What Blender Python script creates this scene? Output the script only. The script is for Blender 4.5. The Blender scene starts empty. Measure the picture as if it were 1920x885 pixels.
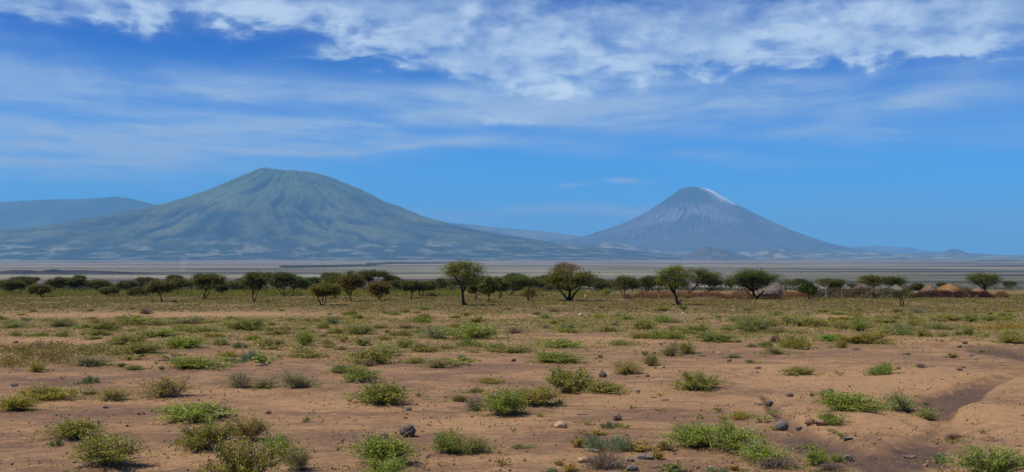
import bpy, bmesh, math, random
import numpy as np
from mathutils import Vector

# ------------------------------------------------------------------ camera, sky, sun, exposure
scene = bpy.context.scene
col = scene.collection
CAMZ = 3.7
F = 1900.0                                   # focal length in photo pixels
PITCH = math.atan((480 - 442.5) / F)
cam_data = bpy.data.cameras.new("camera")
cam = bpy.data.objects.new("camera", cam_data)
col.objects.link(cam)
cam.location = (0, 0, CAMZ)
cam.rotation_euler = (math.pi / 2 + PITCH, 0, 0)
cam_data.sensor_width = 36.0
cam_data.lens = 36.0 * F / 1920.0
cam_data.clip_start = 0.1
cam_data.clip_end = 200000
scene.camera = cam

SUN_EL, SUN_AZ = math.radians(60), math.radians(-104)   # azimuth from +Y, clockwise positive
world = bpy.data.worlds.new("World")
scene.world = world
world.use_nodes = True
sun_d = bpy.data.lights.new("sun", "SUN")
sun_d.energy = 4.2
sun_d.angle = math.radians(0.53)
sun_d.color = (1.0, 0.94, 0.85)
sun = bpy.data.objects.new("sun", sun_d)
col.objects.link(sun)
sv = Vector((math.sin(SUN_AZ) * math.cos(SUN_EL), math.cos(SUN_AZ) * math.cos(SUN_EL), math.sin(SUN_EL)))
sun.rotation_euler = sv.to_track_quat('Z', 'Y').to_euler()
vs = scene.view_settings
vs.view_transform = 'Standard'
vs.look = 'None'
vs.gamma = 1.0
vs.use_curve_mapping = False
vs.exposure = 0.3
scene.render.engine = 'CYCLES'
scene.cycles.use_denoising = True
scene.cycles.volume_bounces = 1
scene.cycles.max_bounces = 6
scene.cycles.transparent_max_bounces = 8
SKY_STRENGTH = 0.07

# ------------------------------------------------------------------ node helpers
class NT:
    def __init__(s, tree):
        s.t = tree; s.n = tree.nodes; s.l = tree.links
        s.n.clear()
    def node(s, kind, **kw):
        n = s.n.new(kind)
        for k, v in kw.items():
            setattr(n, k, v)
        return n
    def put(s, sock, v):
        if isinstance(v, bpy.types.NodeSocket): s.l.new(v, sock)
        elif v is not None: sock.default_value = v
    def math(s, op, a, b=None, c=None, clamp=False):
        n = s.node('ShaderNodeMath', operation=op, use_clamp=clamp)
        s.put(n.inputs[0], a)
        if b is not None: s.put(n.inputs[1], b)
        if c is not None: s.put(n.inputs[2], c)
        return n.outputs[0]
    def vmath(s, op, a, b=None, c=None):
        n = s.node('ShaderNodeVectorMath', operation=op)
        s.put(n.inputs[0], a)
        if b is not None: s.put(n.inputs[1], b)
        if c is not None: s.put(n.inputs[2], c)
        return n.outputs['Value'] if op in ('LENGTH', 'DOT_PRODUCT', 'DISTANCE') else n.outputs[0]
    def xyz(s, v):
        n = s.node('ShaderNodeSeparateXYZ'); s.put(n.inputs[0], v)
        return n.outputs[0], n.outputs[1], n.outputs[2]
    def comb(s, x, y, z):
        n = s.node('ShaderNodeCombineXYZ')
        s.put(n.inputs[0], x); s.put(n.inputs[1], y); s.put(n.inputs[2], z)
        return n.outputs[0]
    def noise(s, vec, scale=1.0, detail=4.0, rough=0.5, dist=0.0, lac=2.0):
        n = s.node('ShaderNodeTexNoise')
        s.put(n.inputs['Vector'], vec)
        s.put(n.inputs['Scale'], scale); s.put(n.inputs['Detail'], detail)
        s.put(n.inputs['Roughness'], rough); s.put(n.inputs['Distortion'], dist)
        s.put(n.inputs['Lacunarity'], lac)
        return n.outputs[0]
    def step(s, x, a, b, lo=0.0, hi=1.0, smooth=True):
        n = s.node('ShaderNodeMapRange', interpolation_type='SMOOTHSTEP' if smooth else 'LINEAR')
        s.put(n.inputs[0], x); s.put(n.inputs[1], a); s.put(n.inputs[2], b); s.put(n.inputs[3], lo); s.put(n.inputs[4], hi)
        return n.outputs[0]
    def mix(s, f, a, b, mode='MIX'):
        n = s.node('ShaderNodeMix', data_type='RGBA', blend_type=mode)
        s.put(n.inputs[0], f)
        for k, v in ((6, a), (7, b)):
            if isinstance(v, tuple): v = (*v[:3], 1.0)
            s.put(n.inputs[k], v)
        return n.outputs[2]
    def attr(s, name):
        return s.node('ShaderNodeAttribute', attribute_name=name)

def new_mat(name):
    m = bpy.data.materials.new(name)
    m.use_nodes = True
    return m, NT(m.node_tree)

def principled(t, color, rough=0.9, normal=None, spec=0.2):
    b = t.node('ShaderNodeBsdfPrincipled')
    t.put(b.inputs['Base Color'], (*color, 1.0) if isinstance(color, tuple) else color)
    t.put(b.inputs['Roughness'], rough)
    b.inputs['Specular IOR Level'].default_value = spec
    if normal is not None: t.put(b.inputs['Normal'], normal)
    return b

def out(t, surf=None, vol=None):
    o = t.node('ShaderNodeOutputMaterial')
    if surf is not None: t.l.new(surf, o.inputs['Surface'])
    if vol is not None: t.l.new(vol, o.inputs['Volume'])

# ------------------------------------------------------------------ sky with clouds (infinitely far, by direction)
def build_sky():
    t = NT(world.node_tree)
    geo = t.node('ShaderNodeTexCoord')
    x, y, z = t.xyz(geo.outputs['Generated'])
    zc = t.math('MAXIMUM', z, 0.004)
    dirv = t.comb(x, y, zc)
    sky = t.node('ShaderNodeTexSky', sky_type='NISHITA')
    sky.sun_disc = False
    sky.sun_elevation = SUN_EL
    sky.sun_rotation = SUN_AZ
    sky.altitude = 900
    sky.air_density = 1.0; sky.dust_density = 0.1; sky.ozone_density = 2.5
    t.l.new(dirv, sky.inputs[0])
    # deeper blue, as the photograph's polarised sky
    # ---- cloud density from the direction; u = tan(azimuth), v = tan(elevation)
    ya = t.math('MAXIMUM', t.math('ABSOLUTE', y), 0.02)
    hor = t.math('SQRT', t.math('ADD', t.math('MULTIPLY', x, x), t.math('MULTIPLY', y, y)))
    u = t.math('MULTIPLY', t.math('ARCTAN2', x, y), 1.04)
    v = t.math('DIVIDE', zc, t.math('MAXIMUM', hor, 0.02))
    uv = t.comb(u, v, 0.0)
    tone = t.mix(t.step(v, 0.07, 0.25), (SKY_R, SKY_G, SKY_B), (0.0, 0.34, 1.10))
    tint = t.mix(1.0, sky.outputs[0], tone, 'MULTIPLY')
    inv = t.math('DIVIDE', 1.0, t.math('ADD', v, 0.11))
    q = t.comb(t.math('MULTIPLY', u, t.math('MULTIPLY', inv, 1.25)), t.math('MULTIPLY', inv, 0.75), 0.0)
    warpn = t.node('ShaderNodeTexNoise'); warpn.inputs['Scale'].default_value = 1.3; warpn.inputs['Detail'].default_value = 3
    t.l.new(q, warpn.inputs['Vector'])
    qw = t.vmath('ADD', q, t.vmath('MULTIPLY', t.vmath('SUBTRACT', warpn.outputs[1], (0.5, 0.5, 0.5)), (0.35, 0.35, 0)))
    big = t.noise(q, 1.1, 3, 0.5)
    w2 = t.node('ShaderNodeTexNoise'); w2.inputs['Scale'].default_value = 9.0; w2.inputs['Detail'].default_value = 2
    t.l.new(uv, w2.inputs['Vector'])
    pc = t.vmath('MULTIPLY', t.vmath('ADD', uv, t.vmath('MULTIPLY', t.vmath('SUBTRACT', w2.outputs[1], (.5, .5, .5)), (.07, .022, 0))), (1.0, 2.1, 0))
    puff = t.noise(pc, 17.0, 7, 0.58)
    puff2 = t.noise(t.vmath('ADD', pc, (7.3, 2.1, 0)), 27.0, 5, 0.55)
    qs = t.vmath('MULTIPLY', qw, (0.42, 1.3, 1))
    streak = t.noise(t.vmath('ADD', qs, (3.3, 1.7, 0)), 3.2, 6, 0.62)
    # wobble the outline of the cloud banks
    wob = t.vmath('MULTIPLY', t.vmath('SUBTRACT', warpn.outputs[1], (0.5, 0.5, 0.5)), (0.12, 0.022, 0))
    uvw = t.vmath('ADD', uv, wob)
    uvw2 = t.vmath('ADD', uvw, t.vmath('MULTIPLY', t.comb(t.math('SUBTRACT', puff, .5), t.math('SUBTRACT', puff2, .5), 0.0), (0.07, 0.045, 0)))
    def bank(lst, coord):
        tot = None
        for (px, py, rx, ry, a, w) in lst:
            c = ((px - 960) / F, (480 - py) / F, 0)
            d = t.vmath('SUBTRACT', coord, c)
            if a:
                n = t.node('ShaderNodeVectorRotate', rotation_type='Z_AXIS')
                t.put(n.inputs['Vector'], d); n.inputs['Angle'].default_value = math.radians(a)
                d = n.outputs[0]
            d = t.vmath('MULTIPLY', d, (F / rx, F / ry, 0))
            g = t.math('EXPONENT', t.math('MULTIPLY', t.vmath('DOT_PRODUCT', d, d), -1.0))
            tot = t.math('MULTIPLY', g, w) if tot is None else t.math('MULTIPLY_ADD', g, w, tot)
        return t.math('MINIMUM', tot, 1.7)
    puffy = bank([  # px, py, rx, ry, tilt, weight : altocumulus banks
        (60, 46, 170, 36, 0, .9), (300, 32, 340, 38, 0, 1.0), (560, 22, 260, 40, 0, .95), (800, 20, 220, 58, 0, .85),
        (930, 40, 160, 60, 0, .8), (880, 120, 160, 34, 8, .95), (1050, 100, 260, 38, 2, 1.3), (1300, 88, 260, 46, 0, 1.3),
        (1560, 68, 300, 58, 0, 1.1), (1830, 72, 240, 52, 0, 1.1), (1080, 152, 130, 30, -4, 1.0),
        (1330, 20, 160, 30, 0, .6), (1700, 10, 260, 30, 0, .45), (1480, 95, 240, 30, 0, 1.1), (1760, 97, 260, 26, 0, 1.3), (1940, 92, 180, 32, 0, 1.2), (760, 70, 150, 40, 0, .6), (1000, 180, 160, 22, 0, .6), (620, 104, 80, 9, -4, .85), (920, 222, 170, 17, 0, .8),
        (1180, 60, 160, 60, 0, .8),
    ], uvw2)
    veil = bank([
        (150, 162, 420, 30, 0, .95), (450, 178, 300, 22, 0, .75), (60, 208, 300, 20, 0, .7), (120, 268, 460, 40, 0, 1.6), (420, 268, 320, 28, -5, 1.2), (60, 315, 360, 26, 0, 1.0),
        (640, 224, 300, 10, 0, .75), (780, 178, 180, 22, 0, .55), (960, 190, 260, 30, 0, .7), (930, 228, 260, 18, 0, 1.1), (1080, 215, 160, 26, 0, .7), (900, 268, 200, 14, 0, .55), (680, 278, 160, 5, -4, .6),
        (1450, 200, 360, 36, 0, .75), (1750, 195, 280, 46, 0, .8), (1250, 170, 200, 24, 0, .6), (1600, 262, 420, 26, 3, .55), (1250, 290, 340, 14, 4, .50),
        (1100, 396, 120, 9, 0, 1.5), (860, 405, 110, 9, 0, 1.0), (1075, 352, 40, 5, 0, 1.0), (1192, 346, 36, 6, 0, 1.3), (220, 345, 400, 24, 0, .35),
        (0, 110, 120, 14, 0, .30), (1660, 370, 120, 5, 0, .28), (1760, 405, 90, 4, 0, .2),
    ], uvw)
    pn = t.math('MULTIPLY_ADD', puff, 0.95, t.math('MULTIPLY_ADD', puff2, 0.55, -0.25))
    pf = t.step(puffy, 0.1, 1.7, smooth=False)
    thr = t.math('SUBTRACT', 0.64, t.math('MULTIPLY', pf, 0.27))
    dp = t.step(t.math('SUBTRACT', pn, thr), -0.20, 0.21)
    dp = t.math('MULTIPLY', dp, t.step(puffy, 0.05, 1.0))
    veil = t.math('MINIMUM', veil, 1.35)
    sm = t.math('MULTIPLY_ADD', streak, 0.80, t.math('MULTIPLY', puff, 0.20))
    dv = t.math('MULTIPLY', veil, t.step(sm, 0.30, 0.68, 0.22, 1.0))
    veil_op = t.math('MULTIPLY_ADD', dv, 1.0, t.math('MULTIPLY', pf, 0.36), clamp=True)
    puff_op = t.math('MULTIPLY', dp, 0.70)
    # total opacity
    op = t.math('SUBTRACT', 1.0, t.math('MULTIPLY', t.math('SUBTRACT', 1.0, veil_op), t.math('SUBTRACT', 1.0, puff_op)), clamp=True)
    shade = t.step(t.math('MULTIPLY_ADD', puff2, 0.4, t.math('MULTIPLY', big, 0.6)), 0.40, 0.60)
    core = t.math('MULTIPLY', dp, shade)
    ccol = t.mix(core, CLOUD_LO, CLOUD_HI)
    final = t.mix(op, tint, ccol)
    bg = t.node('ShaderNodeBackground')
    t.l.new(final, bg.inputs[0]); bg.inputs[1].default_value = SKY_STRENGTH
    o = t.node('ShaderNodeOutputWorld'); t.l.new(bg.outputs[0], o.inputs[0])
SKY_R, SKY_G, SKY_B = 0.08, 0.78, 1.60
CLOUD_LO, CLOUD_HI = (4.1, 5.9, 8.8), (7.9, 9.7, 11.3)
build_sky()

# ------------------------------------------------------------------ numpy noise
def _hash(ix, iy, seed):
    h = (ix.astype(np.int64) * 374761393 + iy.astype(np.int64) * 668265263 + seed * 1442695041) & 0x7fffffff
    h = ((h ^ (h >> 13)) * 1274126177) & 0x7fffffff
    return ((h ^ (h >> 16)) & 0xffff) / 65535.0
def perlin(x, y, seed=0):
    x = np.asarray(x, float); y = np.asarray(y, float)
    x0 = np.floor(x); y0 = np.floor(y); fx = x - x0; fy = y - y0
    ux = fx * fx * fx * (fx * (fx * 6 - 15) + 10); uy = fy * fy * fy * (fy * (fy * 6 - 15) + 10)
    def g(dx, dy):
        a = _hash(x0 + dx, y0 + dy, seed) * 2 * np.pi
        return np.cos(a) * (fx - dx) + np.sin(a) * (fy - dy)
    a = g(0, 0); b = g(1, 0); c = g(0, 1); d = g(1, 1)
    return ((a + ux * (b - a)) + uy * ((c + ux * (d - c)) - (a + ux * (b - a)))) * 1.4
def fbm(x, y, oct=4, seed=0, gain=0.5, lac=2.03):
    s = 0; a = 1.0; n = 0
    for i in range(oct):
        s = s + a * perlin(x, y, seed + i * 17); n += a; a *= gain; x = x * lac + 11.3; y = y * lac - 7.1
    return s / n
def ridged(x, y, oct=4, seed=0, gain=0.5):
    s = 0; a = 1.0; n = 0
    for i in range(oct):
        s = s + a * (1 - 2 * np.abs(perlin(x, y, seed + i * 17))); n += a; a *= gain; x = x * 2.03 + 5.3; y = y * 2.03 - 3.1
    return s / n
def sstep(x, a, b):
    t = np.clip((x - a) / (b - a), 0, 1); return t * t * (3 - 2 * t)

# ------------------------------------------------------------------ terrain height
PROFILE = [(-400, 0.5), (-60, 0.2), (0, 0.0), (262, -0.019 * 262), (1500, -50.5), (1900, -56.3), (90000, -56.3)]
PX = np.array([p[0] for p in PROFILE], float); PZ = np.array([p[1] for p in PROFILE], float)
def base_z(y):
    return np.interp(y, PX, PZ)
def ray(px, py):
    """world direction through a pixel of the photograph (1920 x 885)"""
    dx = (px - 960) / F; dy = (442.5 - py) / F
    c, s = math.cos(PITCH), math.sin(PITCH)
    return Vector((dx, c - dy * s, s + dy * c))
def plane_pt(px, py):
    r = ray(px, py)
    y = CAMZ / (-r.z / r.y - 0.019)
    return (r.x / r.y * y, y)

def seg_dist(x, y, pts):
    best = np.full(np.shape(x), 1e9); wid = np.zeros(np.shape(x))
    for (ax, ay, aw), (bx, by, bw) in zip(pts[:-1], pts[1:]):
        vx, vy = bx - ax, by - ay
        t = np.clip(((x - ax) * vx + (y - ay) * vy) / (vx * vx + vy * vy), 0, 1)
        d = np.hypot(x - ax - t * vx, y - ay - t * vy)
        m = d < best
        best = np.where(m, d, best); wid = np.where(m, aw + t * (bw - aw), wid)
    return best, wid
WASH = [(*plane_pt(*p), w) for p, w in [((1990, 690), .30), ((1925, 699), .22), ((1880, 709), .25), ((1838, 724), .35), ((1785, 745), .75), ((1750, 762), .60),
        ((1765, 782), .26), ((1785, 800), .16), ((1770, 818), .18), ((1735, 838), .35), ((1690, 856), .5)]]
RILL = [(*plane_pt(*p), w) for p, w in [((1436, 742), .05), ((1455, 768), .12), ((1474, 786), .20), ((1505, 806), .22), ((1548, 824), .3), ((1600, 850), .5)]]
MOUNDS = []     # coppice mounds under the bigger shrubs, filled below: (x, y, radius, height)
def local_z(x, y):
    x = np.asarray(x, float); y = np.asarray(y, float)
    near = 1 - sstep(y, 60, 170)
    z = 0.085 * fbm(x * .13, y * .10, 3, 3) + near * (0.05 * fbm(x * .5, y * .42, 3, 8) + 0.020 * fbm(x * 2.3, y * 2.3, 4, 21, .6))
    z = z * sstep(np.abs(y), 4, 12) * (1 - sstep(y, 1000, 1500))
    e = 0.45 * fbm(x * .9, y * .9, 4, 5)
    d, w = seg_dist(x + e * .7, y + e, WASH)
    g = 1 - sstep(d + .10 * fbm(x * 3.1, y * 3.1, 3, 25), w * .85, w * 1.1 + .24)
    rim = np.exp(-((d - w - .9) / .55) ** 2)
    z = z - (0.06 + .13 * np.clip(w, 0, .7)) * g + 0.03 * rim
    d2, w2 = seg_dist(x + e * .3, y + e * .3, RILL)
    z = z - 0.19 * (1 - sstep(d2, w2 * .5, w2 * 1.1 + .16))
    # eroded hump between the wash and the rill, bank on the right
    hx, hy = plane_pt(1610, 792)
    z = z + 0.22 * np.exp(-((x - hx) / 1.15) ** 2 - ((y - hy) / 1.5) ** 2) * (1 - g)
    hx, hy = plane_pt(1930, 790)
    z = z + 0.24 * np.exp(-((x - hx) / 1.5) ** 2 - ((y - hy) / 3.2) ** 2) * (1 - g)
    hx, hy = plane_pt(1760, 712)
    z = z + 0.09 * np.exp(-((x - hx) / 2.4) ** 2 - ((y - hy) / 2.6) ** 2) * (1 - g)
    # cross-rills running down the light banks
    bank = np.exp(-((d - w - .75) / .6) ** 2)
    z = z - bank * 0.10 * np.clip(ridged(x * 1.9 + y * .6, y * .9, 2, 31) - .35, 0, 1)
    for (mx, my, mr, mh) in MOUNDS:
        if np.ndim(x) == 0:
            if abs(x - mx) < 3 * mr and abs(y - my) < 3 * mr:
                z = z + mh * math.exp(-((x - mx) ** 2 + (y - my) ** 2) / (mr * mr))
    return z
def gz(x, y):
    return float(base_z(y)) + float(local_z(x, y))
def ground_at(px, py):
    """the ground point that the photograph shows at a pixel"""
    r = ray(px, py)
    y = CAMZ / max(-r.z / r.y - 0.019, 1e-4)
    for i in range(3):
        z = gz(r.x / r.y * y, y)
        dz = z - (-0.019 * y)
        y = (CAMZ - dz) / max(-r.z / r.y - 0.019, 1e-4)
    x = r.x / r.y * y
    return Vector((x, y, gz(x, y)))
def z_at(px, py, D):
    r = ray(px, py); return CAMZ + D * r.z / r.y

# ------------------------------------------------------------------ mesh helpers
def mesh_np(name, V, Fc, smooth=False):
    """V (n,3); Fc (m,k) faces of one size"""
    me = bpy.data.meshes.new(name)
    V = np.asarray(V, np.float32); Fc = np.asarray(Fc, np.int32)
    me.vertices.add(len(V)); me.vertices.foreach_set('co', V.ravel())
    k = Fc.shape[1]
    me.loops.add(Fc.size); me.loops.foreach_set('vertex_index', Fc.ravel())
    me.polygons.add(len(Fc)); me.polygons.foreach_set('loop_start', np.arange(0, Fc.size, k, dtype=np.int32))
    me.update(calc_edges=True)
    if smooth: me.polygons.foreach_set('use_smooth', np.ones(len(Fc), bool))
    me.validate()
    return me
def link(name, me, mat=None, parent=None, loc=None):
    o = bpy.data.objects.new(name, me)
    if mat is not None and not me.materials: me.materials.append(mat)
    col.objects.link(o)
    if parent is not None: o.parent = parent
    if loc is not None: o.location = loc
    return o
def tag(o, label=None, cat=None, group=None, kind=None):
    if label: o['label'] = label
    if cat: o['category'] = cat
    if group: o['group'] = group
    if kind: o['kind'] = kind
    return o
def fattr(me, name, vals):
    a = me.attributes.new(name, 'FLOAT', 'POINT'); a.data.foreach_set('value', np.asarray(vals, np.float32).ravel())
def cattr(me, name, rgb):
    a = me.attributes.new(name, 'FLOAT_COLOR', 'POINT')
    c = np.ones((len(rgb), 4), np.float32); c[:, :3] = rgb
    a.data.foreach_set('color', c.ravel())
def grid_faces(nx, ny):
    i = np.arange(nx - 1)[None, :] + np.arange(ny - 1)[:, None] * nx
    return np.stack([i, i + 1, i + 1 + nx, i + nx], -1).reshape(-1, 4)

# ------------------------------------------------------------------ ground sheet
def axis(core0, core1, stepc, grow, lim0, lim1):
    a = list(np.arange(core0, core1, stepc)); s = stepc; x = a[-1]
    while x < lim1:
        s *= grow; x += s; a.append(min(x, lim1))
    s = stepc; x = core0; b = []
    while x > lim0:
        s *= grow; x -= s; b.append(max(x, lim0))
    return np.array(b[::-1] + a)
def build_ground():
    xs = axis(-19, 21, 0.085, 1.045, -44000, 44000)
    ys = axis(16.5, 40, 0.075, 1.0135, -18000, 58000)
    # behind the camera a coarser spacing is enough
    X, Y = np.meshgrid(xs, ys)
    j0, j1 = np.searchsorted(ys, [-80, 1600])
    i0, i1 = np.searchsorted(xs, [-700, 700])
    Z = base_z(Y)
    mm = MOUNDS[:]; MOUNDS.clear()
    Z[j0:j1, i0:i1] += local_z(X[j0:j1, i0:i1], Y[j0:j1, i0:i1])
    MOUNDS.extend(mm)
    for (mx, my, mr, mh) in MOUNDS:
        ix = np.searchsorted(xs, [mx - 3 * mr, mx + 3 * mr]); iy = np.searchsorted(ys, [my - 3 * mr, my + 3 * mr])
        sl = (slice(iy[0], iy[1]), slice(ix[0], ix[1]))
        Z[sl] += mh * np.exp(-((X[sl] - mx) ** 2 + (Y[sl] - my) ** 2) / (mr * mr))
    # gentle swells far out on the plain
    Z += 9 * sstep(Y, 2500, 7000) * fbm(X / 2600, Y / 1500, 3, 77)
    V = np.stack([X, Y, Z], -1).reshape(-1, 3)
    me = mesh_np('ground', V, grid_faces(len(xs), len(ys)), smooth=True)
    FX, FY = X, Y
    j1 = np.searchsorted(ys, 400); X = X[j0:j1, i0:i1]; Y = Y[j0:j1, i0:i1]
    d, w = seg_dist(X + .25 * fbm(X * 1.6, Y * 1.6, 3, 9), Y + .25 * fbm(X * 1.6, Y * 1.6, 3, 12), WASH)
    silt = (1 - sstep(d, w * .8, w * 1.05 + .10)) * sstep(w, .16, .40)
    d2, w2 = seg_dist(X, Y, RILL)
    silt = np.maximum(silt, .8 * (1 - sstep(d2, w2 * .6, w2 + .15)))
    for (px, py, rx, ry, a) in [(1900, 668, 55, 16, 1.0), (1850, 655, 60, 8, .6), (1530, 842, 70, 18, 1.0), (1600, 858, 110, 22, 1.0), (1680, 872, 110, 18, 1.0), (1500, 830, 50, 10, .9), (1400, 815, 90, 14, .5), (1360, 668, 130, 14, .35),
                                (1600, 668, 160, 12, .3), (900, 690, 160, 10, .35), (420, 822, 160, 18, .3), (90, 716, 160, 9, .4), (640, 815, 130, 16, .35), (1050, 825, 120, 14, .35),
                                (260, 770, 200, 12, .3), (1240, 775, 150, 10, .25)]:
        cx, cy = plane_pt(px, py); x2, _ = plane_pt(px + rx, py); _, y2 = plane_pt(px, py - ry)
        n = fbm(X * .8, Y * .5, 4, 40)
        g = np.exp(-(((X - cx) / (x2 - cx)) ** 2 + ((Y - cy) / (y2 - cy)) ** 2))
        silt = np.maximum(silt, a * sstep(g + .5 * n, .35, .7))
    full = np.zeros_like(FX); full[j0:j1, i0:i1] = silt; fattr(me, 'silt', full)
    light = np.zeros_like(X)
    for (px, py, rx, ry, a) in [(250, 745, 300, 14, .5), (700, 800, 260, 12, .6), (1250, 700, 260, 12, .6), (200, 855, 200, 16, .4), (1000, 860, 200, 12, .4), (1750, 640, 200, 7, .6), (1640, 710, 330, 30, .9), (1880, 790, 160, 60, .9), (1600, 790, 150, 24, .9), (1300, 745, 200, 25, .7), (900, 795, 170, 14, .8), (1480, 690, 300, 20, .6),
                                (620, 752, 200, 12, .6), (300, 590, 330, 7, .9), (800, 592, 400, 4, .7), (1180, 640, 200, 10, .5), (60, 640, 200, 12, .5), (1600, 594, 120, 6, .7), (420, 740, 160, 10, .5)]:
        cx, cy = plane_pt(px, py); x2, _ = plane_pt(px + rx, py); _, y2 = plane_pt(px, py - ry)
        g = np.exp(-(((X - cx) / (x2 - cx)) ** 2 + ((Y - cy) / (y2 - cy)) ** 2))
        light = np.maximum(light, a * g)
    full = np.zeros_like(FX); full[j0:j1, i0:i1] = light; fattr(me, 'light', full)
    o = link('ground', me, soil_mat())
    tag(o, kind='structure')
    return o
def soil_mat():
    m, t = new_mat('dry_soil')
    pos = t.node('ShaderNodeNewGeometry').outputs['Position']
    x, y, z = t.xyz(pos)
    silt = t.attr('silt').outputs['Fac']; light = t.attr('light').outputs['Fac']
    wav = t.vmath('MULTIPLY', pos, (0.42, 0.85, 0))
    n1 = t.noise(wav, 0.55, 6, 0.62, 0.6)
    n2 = t.noise(t.vmath('MULTIPLY', pos, (0.75, 1.35, 0)), 1.9, 8, 0.72, 0.5)
    n3 = t.noise(pos, 7.0, 9, 0.78)
    n4 = t.noise(t.vmath('MULTIPLY', pos, (1, 1, 0)), 42.0, 3, 0.7)
    f = t.math('ADD', t.math('MULTIPLY', n1, .5), t.math('MULTIPLY', n2, .5))
    f = t.math('ADD', f, t.math('MULTIPLY_ADD', light, .15, -.012))
    c = t.mix(t.step(f, .40, .63), (0.180, 0.108, 0.063), (0.362, 0.214, 0.103))
    c = t.mix(t.step(n2, .55, .75, 0, .35), c, (0.42, 0.262, 0.125))
    dark = t.mix(t.step(n3, .35, .7), (0.085, 0.056, 0.044), (0.125, 0.078, 0.055))
    c = t.mix(t.math('MULTIPLY', silt, .88), c, dark)
    c = t.mix(1.0, c, t.mix(n3, (0.45, 0.45, 0.46), (1.56, 1.56, 1.54)), 'MULTIPLY')
    c = t.mix(t.step(n4, .58, .68, 0, .65), c, (0.10, 0.066, 0.048))
    c = t.mix(t.step(n4, .36, .30, 0, .35), c, (0.44, 0.29, 0.18))
    # low green herb cover, thicker towards the acacias
    gn = t.noise(t.vmath('MULTIPLY', pos, (0.7, 1.0, 0)), 0.11, 5, 0.6)
    gn2 = t.noise(pos, 0.9, 5, 0.7)
    g = t.math('ADD', t.math('MULTIPLY', gn, .6), t.math('MULTIPLY', gn2, .4))
    gd = t.step(y, 66, 118, 0.0, .26)
    gmask = t.step(t.math('ADD', g, gd), .56, .70)
    gmask = t.math('MULTIPLY', gmask, t.math('SUBTRACT', 1.0, t.math('MULTIPLY', light, .85)))
    gmask = t.math('MULTIPLY', gmask, t.step(y, 55, 80, 0, .55))
    herb = t.mix(gn2, (0.110, 0.095, 0.026), (0.150, 0.125, 0.040))
    c = t.mix(gmask, c, herb)
    # the plain beyond: pale grass flats, purple-grey ash and green flushes, each patch hundreds of metres across
    p1 = t.noise(t.vmath('MULTIPLY', pos, (0.00040, 0.0023, 0)), 1.0, 7, 0.66, 0.5)
    p2 = t.noise(t.vmath('MULTIPLY', t.vmath('ADD', pos, (9000, 500, 0)), (0.00016, 0.00060, 0)), 1.0, 5, 0.55, 0.3)
    p3 = t.noise(t.vmath('MULTIPLY', pos, (0.006, 0.012, 0)), 1.0, 5, 0.7)
    pl = t.mix(t.step(p1, .40, .62), (0.075, 0.056, 0.048), (0.29, 0.23, 0.165))
    pl = t.mix(t.step(p2, .46, .62), pl, t.mix(t.step(p1, .4, .6), (0.060, 0.058, 0.032), (0.23, 0.215, 0.12)))
    rightg = t.math('MULTIPLY', t.step(x, 100, 1100, 0, .85), t.step(y, 5200, 3300))
    pl = t.mix(rightg, pl, t.mix(t.step(p1, .42, .6), (0.030, 0.031, 0.018), (0.125, 0.115, 0.062)))
    pl = t.mix(t.step(p3, .60, .72, 0, .5), pl, (0.05, 0.055, 0.03))
    c = t.mix(t.step(y, 420, 1500), c, pl)
    b = t.node('ShaderNodeBump'); b.inputs['Strength'].default_value = 1.0; b.inputs['Distance'].default_value = 0.05
    h = t.math('ADD', t.math('MULTIPLY', n3, .8), t.math('MULTIPLY', n4, .25))
    h = t.math('ADD', h, t.math('MULTIPLY', t.noise(t.vmath('MULTIPLY', pos, (1, 1.7, 0)), 2.2, 5, .65, .8), 1.6))
    t.l.new(h, b.inputs['Height'])
    bs = principled(t, c, 0.95, b.outputs[0], 0.1)
    out(t, bs.outputs[0])
    return m

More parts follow.
